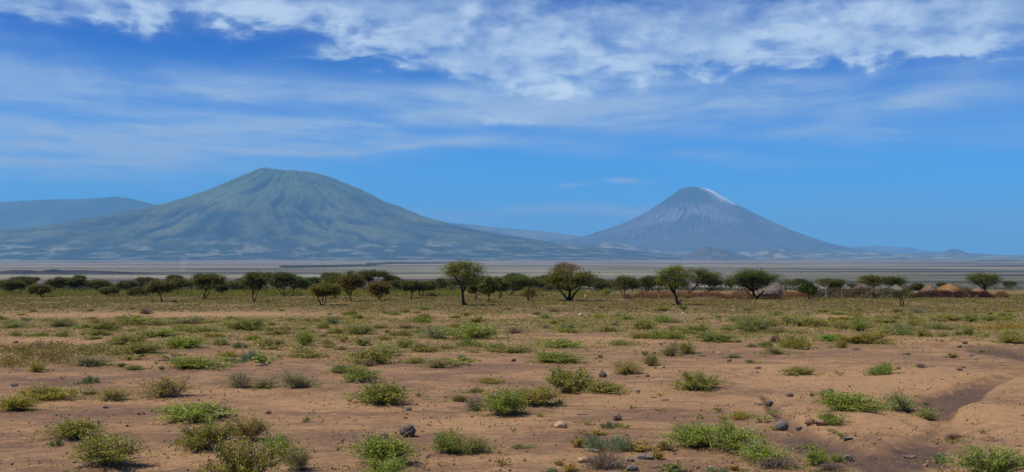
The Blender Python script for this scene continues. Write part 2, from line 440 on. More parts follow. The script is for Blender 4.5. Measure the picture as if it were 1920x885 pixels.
# ------------------------------------------------------------------ mountains and hills (each a height field of its own size and distance)
PLAIN = -56.3
def silhouette(pts, D):
    """pixel outline -> (x metres, z metres) at distance D"""
    xs = np.array([(ray(*p).x / ray(*p).y) * D for p in pts]); zs = np.array([z_at(*p, D) for p in pts])
    return xs, zs
def mountain_mat(name, bump=20.0):
    m, t = new_mat(name)
    c = t.attr('tone').outputs['Color']
    pos = t.node('ShaderNodeNewGeometry').outputs['Position']
    n = t.noise(pos, 0.011, 6, 0.72)
    c = t.mix(1.0, c, t.mix(t.step(n, .3, .7), (0.62, 0.62, 0.62), (1.35, 1.35, 1.35)), 'MULTIPLY')
    b = principled(t, c, 1.0, None, 0.0)
    out(t, b.outputs[0])
    return m
def cone(name, pts, cx_px, top_px_y, D, rmax, n, colour_fn, squash=1.4, gully=90, k=15, seed=1, rough=30):
    xs, zs = silhouette(pts, D)
    cx = (cx_px - 960) / F * D
    L = xs <= cx; R = xs >= cx
    rl, hl = (cx - xs[L])[::-1], zs[L][::-1]; rr, hr = xs[R] - cx, zs[R]
    top = z_at(cx_px, top_px_y, D)
    rl = np.append(0, np.append(rl, rmax * 1.25)); hl = np.append(top, np.append(hl, PLAIN - 8))
    rr = np.append(0, np.append(rr, rmax * 1.25)); hr = np.append(top, np.append(hr, PLAIN - 8))
    g = np.linspace(-rmax, rmax, n)
    gx = g; gy = np.linspace(-rmax / squash * 1.02, rmax / squash, int(n / squash))
    X, Y = np.meshgrid(gx, gy)
    th = np.arctan2(Y, X); r = np.hypot(X, Y)
    re = r * (1 + (squash - 1) * np.abs(np.sin(th)))
    wR = .5 + .5 * np.cos(th); wR = sstep(wR, .1, .9)
    Z = (1 - wR) * np.interp(re, rl, hl) + wR * np.interp(re, rr, hr)
    sk = np.interp(X[0] + cx, np.concatenate([[cx - rmax * 1.3], xs, [cx + rmax * 1.3]]), np.concatenate([[PLAIN - 8], zs, [PLAIN - 8]]))
    Z = np.minimum(Z, sk[None, :] - .03 * np.abs(Y))
    frac = np.clip((Z - PLAIN) / (top - PLAIN), 0, 1)
    # radial gullies, meandering a little, strongest half way down
    wob = .35 * fbm(X / 1500, Y / 1500, 3, seed + 3)
    wb2 = fbm(X / 3200 + 5, Y / 3200, 3, seed + 13)
    gl = ridged((th + wob * .55 + wb2 * .30) * k, re / 2900 + wob, 4, seed)
    gl2 = ridged((th + wob * .4) * k * 2.7, re / 2200, 3, seed + 50)
    amp = np.sin(np.clip(frac, 0, 1) * np.pi) ** .7
    face = .35 + .65 * np.abs(np.sin(th))       # keep the traced skyline
    Z = Z + gully * amp * face * ((gl - .35) * 1.0 + (gl2 - .3) * .30) + (rough * fbm(X / 420, Y / 420, 4, seed + 9) + rough * .45 * fbm(X / 110, Y / 110, 3, seed + 29)) * np.clip(frac * 4, 0.15, 1) * face
    edge = (1 - sstep(np.abs(Y), rmax / squash * .32, rmax / squash * .97)) * (1 - sstep(np.abs(X), rmax * .80, rmax * .99))
    Z = PLAIN - 6 + (Z - PLAIN + 6) * np.clip(edge, 0, 1)
    frac = np.clip((Z - PLAIN) / (top - PLAIN), 0, 1)
    V = np.stack([X + cx, Y + D, Z], -1).reshape(-1, 3)
    me = mesh_np(name, V, grid_faces(X.shape[1], X.shape[0]), smooth=True)
    cattr(me, 'tone', colour_fn(X, Y, Z, th, re, frac, gl, gl2).reshape(-1, 3))
    o = link(name, me, mountain_mat(name + '_slopes')); tag(o, kind='structure')
    return o
def ridge(name, pts, D, depth, n, colour_fn, seed=1, rough=25, ext=0.0, slope_noise=80):
    xs, zs = silhouette(pts, D)
    x = np.linspace(xs[0] - ext, xs[-1] + ext, n)
    yy = np.linspace(-depth, depth, 90)
    X, Y = np.meshgrid(x, yy)
    S = np.interp(x, xs, zs) - PLAIN
    t = np.abs(Y) / depth
    prof = (1 - t) ** 1.25
    if True:
        e = np.minimum(sstep(x, xs[0] - ext, xs[0] + 1), 1 - sstep(x, xs[-1] - 1, xs[-1] + ext)) if ext else 1.0
        S = S * e
    H = S[None, :] * prof
    nz = fbm(X / 900, Y / 900, 4, seed); rg = ridged(X / 700 + nz * .4, Y / 3000, 3, seed + 4)
    H = H + (slope_noise * (rg - .4) + rough * nz) * (H / max(S.max(), 1)) * np.clip(t * 3, .08, 1)
    Z = PLAIN - 5 + H
    V = np.stack([X, Y + D, Z], -1).reshape(-1, 3)
    me = mesh_np(name, V, grid_faces(n, 90), smooth=True)
    cattr(me, 'tone', colour_fn(X, Y, Z, nz, rg).reshape(-1, 3))
    o = link(name, me, mountain_mat(name + '_slopes')); tag(o, kind='structure')
    return o
def lerp(a, b, f): return np.asarray(a) + (np.asarray(b) - np.asarray(a)) * f[..., None]

def green_slopes(X, Y, Z, th, re, frac, gl, gl2):
    n = fbm(X / 900, Y / 900, 5, 4); m = fbm(X / 300, Y / 420, 5, 14, .62)
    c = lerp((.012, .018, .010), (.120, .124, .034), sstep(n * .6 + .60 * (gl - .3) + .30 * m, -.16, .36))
    c = c * (.72 + .5 * sstep(fbm(X / 1900 + 3, Y / 1900, 3, 44), -.25, .25))[..., None]
    c = lerp(c, (.13, .105, .065), .55 * sstep(fbm(X / 1200 + 4, Y / 700, 4, 41), .12, .42) * sstep(frac, .75, .35))
    upper = sstep(frac, .45, .8)
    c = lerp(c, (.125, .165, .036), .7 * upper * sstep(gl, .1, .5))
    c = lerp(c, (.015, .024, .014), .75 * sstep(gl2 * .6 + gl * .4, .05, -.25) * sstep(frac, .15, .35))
    c = c * .76
    # foot: pale grass flats broken by dark thickets
    lo = 1 - sstep(frac + .05 * fbm(X / 700, Y / 700, 4, 97), .08, .26)
    patch = sstep(fbm(X / 480, Y / 420, 6, 91, .66), -.02, .20) * (.55 + .45 * sstep(fbm(X / 2500, Y / 900, 3, 96), -.3, .3))
    foot = lerp((.024, .030, .018), (.19, .175, .115), patch)
    return lerp(c, (0, 0, 0), np.zeros_like(lo)) * (1 - lo[..., None]) + foot * lo[..., None]
def ash_slopes(X, Y, Z, th, re, frac, gl, gl2):
    n = fbm(X / 800, Y / 800, 4, 6)
    c = lerp((.046, .040, .046), (.100, .088, .094), sstep(n + .4 * (gl - .3), -.3, .4))
    st = sstep(ridged(th * 70 + n * 2.2, re / 2600 + n, 4, 63), .40, .78)
    c = lerp(c, (.42, .40, .39), .50 * st * sstep(frac, .34, .52) * (1 - sstep(frac + .08 * n, .66, .80)) * (.25 + .75 * np.exp(-((th + 2.0) / .45) ** 2)) * sstep(n, -.3, .15))
    st2 = sstep(ridged(th * 30 + n, re / 4000, 3, 163), .45, .8)
    c = lerp(c, (.055, .062, .036), .8 * sstep(frac, .50, .15) * sstep(n, -.35, .3))
    c = c * (1 - .60 * sstep(frac + .06 * n, .72, .80))[..., None]
    # white crust on the right shoulder below the rim
    ang = np.exp(-((th + .42) / .34) ** 2)
    wht = ang * sstep(frac, .70, .80) * (1 - sstep(frac, .955, .985)) * sstep(ridged(th * 26, re / 500, 3, 5) + n * .6, .12, .34)
    c = lerp(c, (.86, .86, .86), np.clip(wht * 1.3, 0, 1))
    lo = 1 - sstep(frac, .03, .12)
    foot = lerp((.06, .06, .04), (.26, .22, .15), sstep(fbm(X / 700, Y / 700, 4, 93), -.05, .2))
    return c * (1 - lo[..., None]) + foot * lo[..., None]
def bush_slopes(a, b, scale=600):
    def f(X, Y, Z, nz, rg):
        return lerp(a, b, sstep(fbm(X / scale, Y / scale, 4, 51) + .2 * (rg - .4), -.2, .3))
    return f

def build_far():
    cone('green_mountain', [(-60, 441), (0, 437), (60, 430), (100, 425), (150, 416), (200, 406), (250, 397), (300, 387), (350, 372), (400, 353), (440, 335), (470, 322), (482, 318), (495, 316),
         (505, 316.5), (520, 319), (545, 322), (570, 320.5), (585, 323), (600, 327), (620, 332), (640, 340), (680, 358), (720, 377), (760, 394), (800, 409), (850, 422), (900, 433), (950, 442), (1000, 449),
         (1050, 456), (1100, 462), (1200, 471), (1300, 478)], 540, 322, 20000, 8600, 520, green_slopes, squash=1.45, gully=120, k=8, seed=2, rough=62)
    cone('ash_volcano', [(1060, 452), (1100, 442), (1140, 430), (1180, 414), (1215, 397), (1240, 380), (1260, 366), (1272, 357), (1282, 352), (1297, 350), (1306, 351), (1318, 354), (1330, 356), (1341, 361), (1355, 370), (1370, 379),
         (1400, 394), (1440, 415), (1480, 433), (1520, 448), (1560, 460), (1600, 468), (1660, 475), (1720, 479)], 1297, 350, 28000, 6300, 500, ash_slopes, squash=1.15, gully=120, k=15, seed=7, rough=60)
    ridge('back_ridge', [(-200, 384), (-60, 380), (0, 377), (60, 374), (100, 372), (150, 372), (180, 370), (215, 366.5), (240, 370), (270, 377), (310, 387), (360, 397), (500, 425), (620, 470)],
          30000, 4300, 300, bush_slopes((.016, .022, .018), (.055, .062, .036), 1400), seed=11, rough=60, slope_noise=160, ext=200)
    ridge('middle_ridge', [(700, 470), (760, 412), (820, 416), (850, 417), (880, 420), (920, 424), (950, 427), (980, 430), (1010, 432), (1040, 435), (1075, 440), (1100, 445), (1140, 456), (1200, 474)],
          32000, 3400, 260, bush_slopes((.045, .05, .035), (.15, .14, .09), 1100), seed=12, rough=50, slope_noise=130, ext=100)
    ridge('far_range', [(1560, 474), (1600, 462), (1640, 460), (1670, 462), (1710, 464), (1740, 470), (1860, 476)], 41000, 3000, 140, bush_slopes((.05, .05, .04), (.12, .12, .08), 900), seed=13, rough=30, ext=300)
    # small hills on the plain
    ridge('cinder_hill', [(1280, 478), (1295, 474), (1310, 466), (1322, 462), (1332, 461.5), (1345, 464), (1360, 469), (1378, 474), (1400, 479)], 17000, 520, 120, bush_slopes((.060, .052, .038), (.12, .085, .06), 160), seed=14, rough=14, slope_noise=30, ext=60)
    ridge('low_hills', [(1385, 480), (1410, 473), (1432, 469), (1450, 466), (1470, 466), (1484, 471), (1500, 473), (1520, 478)], 19500, 620, 120, bush_slopes((.075, .065, .045), (.24, .19, .13), 240), seed=15, rough=16, slope_noise=30, ext=80)
    ridge('round_hill', [(1752, 480), (1766, 474), (1776, 468), (1787, 466), (1797, 467), (1806, 471), (1816, 475), (1830, 474.5), (1850, 477), (1868, 480)], 26000, 700, 120, bush_slopes((.05, .05, .04), (.10, .09, .06), 300), seed=16, rough=14, slope_noise=30, ext=80)
    ridge('foot_hills', [(1040, 474), (1080, 462), (1110, 456), (1135, 453), (1160, 455), (1185, 461), (1220, 467), (1260, 472), (1300, 474), (1400, 474), (1520, 475), (1600, 473), (1700, 475), (1800, 477), (1900, 478), (1990, 478)],
          21500, 1500, 260, bush_slopes((.055, .062, .040), (.22, .20, .12), 380), seed=17, rough=22, slope_noise=40, ext=300)
    ridge('dark_low_ridge', [(-80, 508), (0, 505.5), (30, 503), (60, 504), (76, 508), (88, 503.5), (100, 502), (118, 504.5), (150, 504), (185, 505), (230, 506.5), (280, 508.5), (330, 511), (380, 515)],
          3500, 240, 200, bush_slopes((.035, .030, .030), (.060, .050, .046), 120), seed=18, rough=3, slope_noise=4, ext=60)  # low ridge coloured darker than the plain round it

def build_dust():
    # a thin column of dust lifted off the plain
    D_ = 3900; x0 = (341 - 960) / F * D_; b = bmesh.new(); n = 14; rings = []
    for k in range(9):
        t_ = k / 8; r_ = 9 + 11 * t_ ** .8 + 2 * math.sin(k * 2.1); cx = x0 + 5 * math.sin(t_ * 3.0) + 8 * t_
        rings.append([b.verts.new((cx + r_ * math.cos(a / n * 6.28318), D_ + r_ * math.sin(a / n * 6.28318), PLAIN + 1 + t_ * 62)) for a in range(n)])
    for r1, r2 in zip(rings[:-1], rings[1:]):
        for a in range(n): b.faces.new((r1[a], r1[(a + 1) % n], r2[(a + 1) % n], r2[a]))
    b.faces.new(rings[0][::-1]); b.faces.new(rings[-1])
    me = bpy.data.meshes.new('dust'); b.to_mesh(me); b.free()
    m, t = new_mat('lifted_dust'); v = t.node('ShaderNodeVolumePrincipled')
    v.inputs['Color'].default_value = (.93, .80, .70, 1); v.inputs['Density'].default_value = .0055
    out(t, None, v.outputs[0]); m.cycles.homogeneous_volume = True
    tag(link('dust_plume', me, m), kind='stuff', label='faint pinkish column of dust rising from the plain', cat='dust')

def build_haze():
    bm = bmesh.new()
    bmesh.ops.create_cube(bm, size=1.0)
    for v in bm.verts:
        v.co = Vector((v.co.x * 92000, 20000 + v.co.y * 78000, 970 + v.co.z * 2080))
    me = bpy.data.meshes.new('haze'); bm.to_mesh(me); bm.free()
    m, t = new_mat('valley_air')
    v = t.node('ShaderNodeVolumePrincipled')
    v.inputs['Color'].default_value = HAZE_COLOR
    v.inputs['Density'].default_value = HAZE_DENSITY
    v.inputs['Anisotropy'].default_value = 0.0
    out(t, None, v.outputs[0])
    m.cycles.homogeneous_volume = True
    tag(link('haze', me, m), kind='stuff', label='pale blue haze lying over the valley and mountains', cat='haze')
HAZE_COLOR = (0.265, 0.625, 1.0, 1)
HAZE_DENSITY = 3.6e-5
# ================================================================== plants
rng = np.random.default_rng(7)
def R(a, b): return float(rng.uniform(a, b))

class MB:
    """collects tubes (quads) and leaves (quads) into one mesh with two material slots"""
    def __init__(s): s.V = []; s.F = []; s.n = 0; s.mat = []
    def add(s, V, Fq, m=0):
        V = np.asarray(V, float); Fq = np.asarray(Fq, int)
        s.V.append(V); s.F.append(Fq + s.n); s.mat.append(np.full(len(Fq), m)); s.n += len(V)
    def tube(s, P, rad, sides=5, m=0):
        P = np.asarray(P, float); k = len(P)
        T = np.gradient(P, axis=0); T /= np.linalg.norm(T, axis=1)[:, None] + 1e-9
        ref = np.array([0, 0, 1.0]) if abs(T[:, 2]).mean() < .8 else np.array([1.0, 0, 0])
        A = np.cross(T, ref); A /= np.linalg.norm(A, axis=1)[:, None] + 1e-9
        B = np.cross(T, A)
        th = np.arange(sides) / sides * 2 * np.pi
        ring = A[:, None, :] * np.cos(th)[None, :, None] + B[:, None, :] * np.sin(th)[None, :, None]
        V = P[:, None, :] + ring * np.asarray(rad, float)[:, None, None]
        i = np.arange(k - 1)[:, None] * sides; j = np.arange(sides)[None, :]; j2 = (j + 1) % sides
        Fq = np.stack([i + j, i + j2, i + sides + j2, i + sides + j], -1).reshape(-1, 4)
        s.add(V.reshape(-1, 3), Fq, m)
    def leaves(s, C, D, N, L, W, m=0, fold=.25):
        """diamond leaves: centre C, direction D, normal-ish N, length L, width W"""
        C = np.asarray(C, float); D = np.asarray(D, float); N = np.asarray(N, float)
        D = D / (np.linalg.norm(D, axis=1)[:, None] + 1e-9)
        S = np.cross(D, N); S /= np.linalg.norm(S, axis=1)[:, None] + 1e-9
        U = np.cross(S, D)
        L = np.broadcast_to(L, len(C))[:, None]; W = np.broadcast_to(W, len(C))[:, None]
        a = C - D * L * .5; b = C + S * W * .5 + U * W * fold; c = C + D * L * .5; d = C - S * W * .5 + U * W * fold
        V = np.stack([a, b, c, d], 1).reshape(-1, 3)
        Fq = np.arange(len(C) * 4).reshape(-1, 4)
        s.add(V, Fq, m)
    def mesh(s, name, mats, smooth=False):
        me = mesh_np(name, np.concatenate(s.V), np.concatenate(s.F), smooth)
        for mm in mats: me.materials.append(mm)
        if len(mats) > 1: me.polygons.foreach_set('material_index', np.concatenate(s.mat).astype(np.int32))
        return me
def rdir(n):
    v = rng.normal(size=(n, 3)); return v / np.linalg.norm(v, axis=1)[:, None]

def leaf_mat(name, a, b, dry, dry_amt=.08, trans=.35, nscale=None):
    """leaf colour varies from leaf to leaf between a and b, a few leaves dry; the object's own colour tints the whole plant"""
    m, t = new_mat(name)
    g = t.node('ShaderNodeNewGeometry'); r = g.outputs['Random Per Island']
    c = t.mix(r, a, b)
    c = t.mix(t.step(t.math('FRACT', t.math('MULTIPLY', r, 17.31)), 1 - dry_amt, 1 - dry_amt + .01), c, dry)
    oi = t.node('ShaderNodeObjectInfo')
    c = t.mix(1.0, c, oi.outputs['Color'], 'MULTIPLY')
    b_ = principled(t, c, 0.62, None, 0.18)
    tr = t.node('ShaderNodeBsdfTranslucent'); t.l.new(c, tr.inputs[0])
    mx = t.node('ShaderNodeMixShader'); mx.inputs[0].default_value = trans
    t.l.new(b_.outputs[0], mx.inputs[1]); t.l.new(tr.outputs[0], mx.inputs[2])
    out(t, mx.outputs[0]); return m
def bark_mat(name, a, b, scale=8):
    m, t = new_mat(name)
    pos = t.node('ShaderNodeTexCoord').outputs['Object']
    n = t.noise(pos, scale, 5, .7)
    c = t.mix(t.step(n, .35, .65), a, b)
    oi = t.node('ShaderNodeObjectInfo')
    c = t.mix(1.0, c, oi.outputs['Color'], 'MULTIPLY')
    bp = t.node('ShaderNodeBump'); bp.inputs['Strength'].default_value = .6; bp.inputs['Distance'].default_value = .02
    t.l.new(n, bp.inputs['Height'])
    out(t, principled(t, c, .9, bp.outputs[0], .1).outputs[0]); return m

M_LEAF = leaf_mat('herb_leaf', (0.175, 0.190, 0.022), (0.40, 0.38, 0.062), (0.46, 0.38, 0.16), .10)
M_GREY = leaf_mat('grey_herb_leaf', (0.21, 0.205, 0.052), (0.39, 0.36, 0.12), (0.38, 0.31, 0.18), .14)
M_BLUE = leaf_mat('feathery_leaf', (0.13, 0.19, 0.070), (0.24, 0.29, 0.125), (0.25, 0.25, 0.14), .05)
M_GRASS = leaf_mat('grass_blade', (0.17, 0.205, 0.030), (0.32, 0.33, 0.075), (0.42, 0.36, 0.15), .10)
M_CREEP = leaf_mat('creeper_leaf', (0.20, 0.185, 0.035), (0.38, 0.32, 0.07), (0.44, 0.27, 0.10), .22)
M_TWIG = bark_mat('pale_twig', (0.26, 0.19, 0.125), (0.46, 0.36, 0.25), 30)
M_DRY = bark_mat('dry_twig', (0.17, 0.115, 0.08), (0.30, 0.22, 0.16), 30)
M_ACACIA = leaf_mat('acacia_leaf', (0.070, 0.072, 0.013), (0.185, 0.178, 0.034), (0.17, 0.12, 0.04), .06, .25)
M_BARK = bark_mat('acacia_bark', (0.030, 0.022, 0.016), (0.065, 0.048, 0.035), 5)
M_UNDER = leaf_mat('undergrowth_leaf', (0.11, 0.125, 0.016), (0.25, 0.24, 0.032), (0.26, 0.19, 0.07), .10, .3)
M_STICK = bark_mat('brush_stick', (0.050, 0.032, 0.023), (0.12, 0.078, 0.055), 20)
M_BRUSH = leaf_mat('brush_leaf', (0.12, 0.062, 0.032), (0.26, 0.13, 0.058), (0.30, 0.19, 0.11), .12, .2)
M_BRUSHG = leaf_mat('brush_green_leaf', (0.036, 0.042, 0.012), (0.105, 0.092, 0.028), (0.17, 0.10, 0.05), .16, .2)
M_PALE = bark_mat('bleached_wood', (0.28, 0.235, 0.18), (0.46, 0.39, 0.31), 12)

# ------------------------------------------------------------------ shrub templates (unit: about one metre wide)
def shrub_leafy(W=1.0, Dp=.8, H=.42, stems=46, per=34, leaf=.042, m=M_LEAF, lean=0.0, lobes=3, gap=.35):
    fol, tw = MB(), MB()
    lob = [(R(-.28, .28) * W, R(-.25, .25) * Dp, R(.55, 1.0)) for _ in range(lobes)]
    lob[0] = (0, 0, 1.0)
    C, D = [], []
    for i in range(stems):
        lx, ly, ls = lob[i % lobes]
        az = R(0, 2 * math.pi); rr = R(.35, 1.0) ** .8
        # a few stems run out along the ground, most arch up
        rag = R(.60, 1.32)
        tip = np.array([lx + math.cos(az) * rr * W * .5 * rag * (1 if lobes == 1 else .72), ly + math.sin(az) * rr * Dp * .5 * rag * .8,
                        H * ls * max(.10, (1 - rr ** 2.0)) ** .55 * R(.70, 1.12)])
        root = np.array([lx * .5 + R(-.05, .05), ly * .5 + R(-.05, .05), -.02])
        mid = root * .45 + tip * .55 + np.array([0, 0, H * R(.05, .28)])
        t = np.linspace(0, 1, 6)[:, None]
        P = (1 - t) ** 2 * root + 2 * t * (1 - t) * mid + t ** 2 * tip
        tw.tube(P[::1], np.linspace(.009, .003, 6) * W, 3)
        n = int(per * R(.6, 1.3))
        tt = rng.uniform(.30, 1.04, n)[:, None]
        Q = (1 - tt) ** 2 * root + 2 * tt * (1 - tt) * mid + tt ** 2 * tip
        Q = Q + rng.normal(size=(n, 3)) * np.array([.036, .036, .024]) * W
        Q[:, 2] = np.maximum(Q[:, 2], .012)
        C.append(Q); d = rdir(n); d[:, 2] = np.abs(d[:, 2]) * .8 + .15; D.append(d)
    C = np.concatenate(C); D = np.concatenate(D)
    N = rdir(len(C)); N[:, 2] += 0.9
    L = rng.uniform(.7, 1.35, len(C)) * leaf
    fol.leaves(C, D, N, L, L * rng.uniform(.42, .62, len(C)))
    for i in range(13):      # bare twigs sticking out
        az = R(0, 6.28); r0 = R(.1, .45)
        a = np.array([math.cos(az) * r0 * W * .5, math.sin(az) * r0 * Dp * .5, H * .4]); b = a + np.array([math.cos(az) * .25 * W, math.sin(az) * .2, H * R(.2, .7)])
        tw.tube([a, (a + b) / 2 + rng.normal(size=3) * .02, b], [.005, .004, .002], 3)
    return fol, tw, m, M_TWIG
def shrub_feather(W=1.0, Dp=.8, H=.5, blades=1500, m=M_BLUE, spread=.8, thin=.011, low=False):
    fol, tw = MB(), MB()
    k = 9
    cl = np.array([[R(-.36, .36) * W, R(-.32, .32) * Dp] for _ in range(k)]); ch = rng.uniform(.55, 1.0, k)
    idx = rng.integers(0, k, blades)
    base = cl[idx] + rng.normal(size=(blades, 2)) * .055
    out_ = base + (base - 0) * spread * .25 + rng.normal(size=(blades, 2)) * .10 * spread
    z1 = H * ch[idx] * rng.uniform(.35, 1.05, blades) * (1 - .45 * np.clip(np.hypot(base[:, 0] / W, base[:, 1] / Dp) / .5, 0, 1) ** 2)
    t = rng.uniform(.25, .95, blades)
    C = np.stack([base[:, 0] + (out_[:, 0] - base[:, 0]) * t, base[:, 1] + (out_[:, 1] - base[:, 1]) * t, z1 * t], 1)
    D = np.stack([out_[:, 0] - base[:, 0], out_[:, 1] - base[:, 1], z1], 1) + rng.normal(size=(blades, 3)) * .08
    L = rng.uniform(.09, .16, blades) * H / .5
    C[:, 2] = np.maximum(C[:, 2], L * .35)
    fol.leaves(C, D, rdir(blades), L, thin, fold=.1)
    for i in range(14):
        j = i % k
        a = np.array([cl[j, 0], cl[j, 1], 0.]); b = a + np.array([R(-.1, .1), R(-.1, .1), H * ch[j] * .8])
        tw.tube([a, (a + b) / 2 + rng.normal(size=3) * .015, b], [.006, .004, .002], 3)
    return fol, tw, m, M_TWIG
def shrub_dry(W=1.0, Dp=.7, H=.45, stems=150, leaves=250):
    fol, tw = MB(), MB()
    tips = []
    for i in range(stems):
        az = R(0, 6.28); rr = R(.1, 1) ** .7
        root = np.array([R(-.12, .12) * W, R(-.1, .1) * Dp, -.01])
        tip = np.array([math.cos(az) * rr * W * .5, math.sin(az) * rr * Dp * .5, H * max(.12, 1 - rr ** 2) ** .6 * R(.6, 1.1)])
        mid = (root + tip) / 2 + rng.normal(size=3) * .05
        tw.tube([root, mid, tip], [.007, .005, .002], 3)
        for k in range(3):
            a = mid + (tip - mid) * R(.1, .9); b = a + rng.normal(size=3) * .075 + np.array([0, 0, .03]); b[2] = max(b[2], .01)
            tw.tube([a, b], [.004, .0015], 3)
            tips.append(b)
    T = np.array(tips); T = T[rng.integers(0, len(T), leaves)]
    fol.leaves(T + rng.normal(size=T.shape) * .02, rdir(leaves), rdir(leaves), .022, .012)
    return fol, tw, M_GREY, M_DRY
def shrub_sprig(W=.3, H=.16, n=8, per=9, leaf=.05, m=M_LEAF):
    fol, tw = MB(), MB()
    C, D = [], []
    for i in range(n):
        az = R(0, 6.28); r_ = R(.3, .5) * W; h = H * R(.4, 1)
        tip = np.array([math.cos(az) * r_, math.sin(az) * r_, h])
        mid = tip * np.array([.4, .4, .8])
        tw.tube([np.zeros(3), mid, tip], [.005, .004, .002], 3)
        t = rng.uniform(.25, 1, per)[:, None]
        Q = 2 * t * (1 - t) * mid + t ** 2 * tip + rng.normal(size=(per, 3)) * .018
        Q[:, 2] = np.maximum(Q[:, 2], .01); C.append(Q)
        d = rdir(per); d[:, 2] = abs(d[:, 2]) * .7; D.append(d + tip / np.linalg.norm(tip) * .5)
    C = np.concatenate(C); D = np.concatenate(D); N = rdir(len(C)); N[:, 2] += 1.2
    L = rng.uniform(.7, 1.3, len(C)) * leaf
    fol.leaves(C, D, N, L, L * .55)
    return fol, tw, m, M_TWIG
def shrub_creep(W=1.0, Dp=.9, H=.12, n=900, leaf=.036):
    fol, tw = MB(), MB()
    k = 26
    cl = np.stack([rng.uniform(-.5, .5, k) * W, rng.uniform(-.5, .5, k) * Dp], 1)
    idx = rng.integers(0, k, n)
    P = cl[idx] + rng.normal(size=(n, 2)) * .065
    C = np.concatenate([P, (rng.uniform(.1, 1, n) ** .8 * H * rng.uniform(.4, 1.2, k)[idx])[:, None]], 1)
    N = rdir(n); N[:, 2] += 1.0
    D = rdir(n); D[:, 2] = np.abs(D[:, 2]) * .6
    L = rng.uniform(.7, 1.3, n) * leaf
    fol.leaves(C, D, N, L, L * .6)
    for i in range(10):
        a = np.append(cl[i], .01); b = np.append(cl[(i + 7) % k], .03)
        m_ = (a + b) / 2 + np.array([0, 0, .05]); b = a + (b - a) * min(1, .3 / (np.linalg.norm(b - a) + 1e-6))
        tw.tube([a, (a + b) / 2 + np.array([0, 0, .03]), b], [.005, .004, .003], 3)
    return fol, tw, M_CREEP, M_TWIG
TPL = {}
def template(kind, var, two):
    """meshes of one template: (foliage, stems) for things whose parts show, or one mesh with both for small ones"""
    key = (kind, var)
    if key not in TPL:
        if kind == 'L':   f = shrub_leafy(lobes=[2, 3, 4, 3][var % 4], H=[.40, .34, .44, .38][var % 4], stems=[80, 86, 92, 76][var % 4], per=70, leaf=.027)
        elif kind == 'X': f = shrub_leafy(lobes=1, H=.52, stems=74, per=66, leaf=.030)          # rounder
        elif kind == 'M': f = shrub_leafy(H=.24, Dp=.6, lobes=4, stems=60, per=52, leaf=.026)    # low mat
        elif kind == 'K': f = shrub_leafy(H=.44, lobes=2, stems=70, per=58, leaf=.025, m=M_GREY)
        elif kind == 'G': f = shrub_feather(m=M_BLUE)
        elif kind == 'T': f = shrub_feather(m=M_GRASS, blades=1300, thin=.016, H=.42)
        elif kind == 'D': f = shrub_dry()
        elif kind == 'C': f = shrub_creep()
        elif kind == 'S': f = shrub_sprig(W=1, H=.55, n=11, per=13, leaf=.13)
        elif kind == 'Y': f = shrub_leafy(H=.5, Dp=.9, lobes=2, stems=26, per=20, leaf=.085, m=M_CREEP)
        V = np.concatenate(f[0].V)
        lo, hi = np.percentile(V, 3, axis=0), np.percentile(V, 97, axis=0)
        cxy = (lo + hi) / 2; sc = 1.0 / (hi[0] - lo[0]); sz = NATH[kind] / max(hi[2], .02)
        for mb in f[:2]:
            for v in mb.V:
                v[:, 0] = (v[:, 0] - cxy[0]) * sc; v[:, 1] = (v[:, 1] - cxy[1]) * sc; v[:, 2] *= sz
        TPL[key] = f + ({},)
    fol, tw, mf, mt, cache = TPL[key]
    if two:
        if 'f' not in cache:
            cache['f'] = fol.mesh('foliage_%s%d' % key, [mf]); cache['t'] = tw.mesh('stems_%s%d' % key, [mt])
        return cache['f'], cache['t']
    if 'b' not in cache:
        b = MB()
        for part, mi in ((fol, 0), (tw, 1)):
            for V, Fq in zip(part.V, part.F): pass
            off = 0
            V = np.concatenate(part.V); Fq = np.concatenate(part.F)
            b.add(V, Fq, mi)
        cache['b'] = b.mesh('shrub_%s%d' % key, [mf, mt])
    return cache['b']
NAMES = {'L': 'leafy_shrub', 'X': 'leafy_shrub', 'M': 'low_shrub', 'K': 'grey_shrub', 'G': 'feathery_shrub', 'T': 'grass_tuft', 'D': 'dry_shrub', 'C': 'creeping_plant', 'S': 'sprig', 'Y': 'seedling'}
CATS = {'L': 'shrub', 'X': 'shrub', 'M': 'shrub', 'K': 'shrub', 'G': 'shrub', 'T': 'grass tuft', 'D': 'dry shrub', 'C': 'creeping plant', 'S': 'small plant', 'Y': 'small plant'}
NATW = {'L': 1.10, 'X': 1.08, 'M': 1.08, 'K': 1.12, 'G': .98, 'T': .98, 'D': 1.0, 'C': 1.0, 'S': 1.0, 'Y': 1.0}
NATH = {'L': .42, 'X': .50, 'M': .25, 'K': .44, 'G': .44, 'T': .40, 'D': .46, 'C': .14, 'S': .5, 'Y': .5}
SHRUBS = []
def shrub(px, py, w, h, kind, label=None, tint=None, rot=None, group=None):
    """a plant whose foot shows at (px, py) in the photo, w x h photo pixels big"""
    SHRUBS.append(dict(px=px, py=py, w=w, h=h, kind=kind, label=label, tint=tint, rot=rot, group=group))
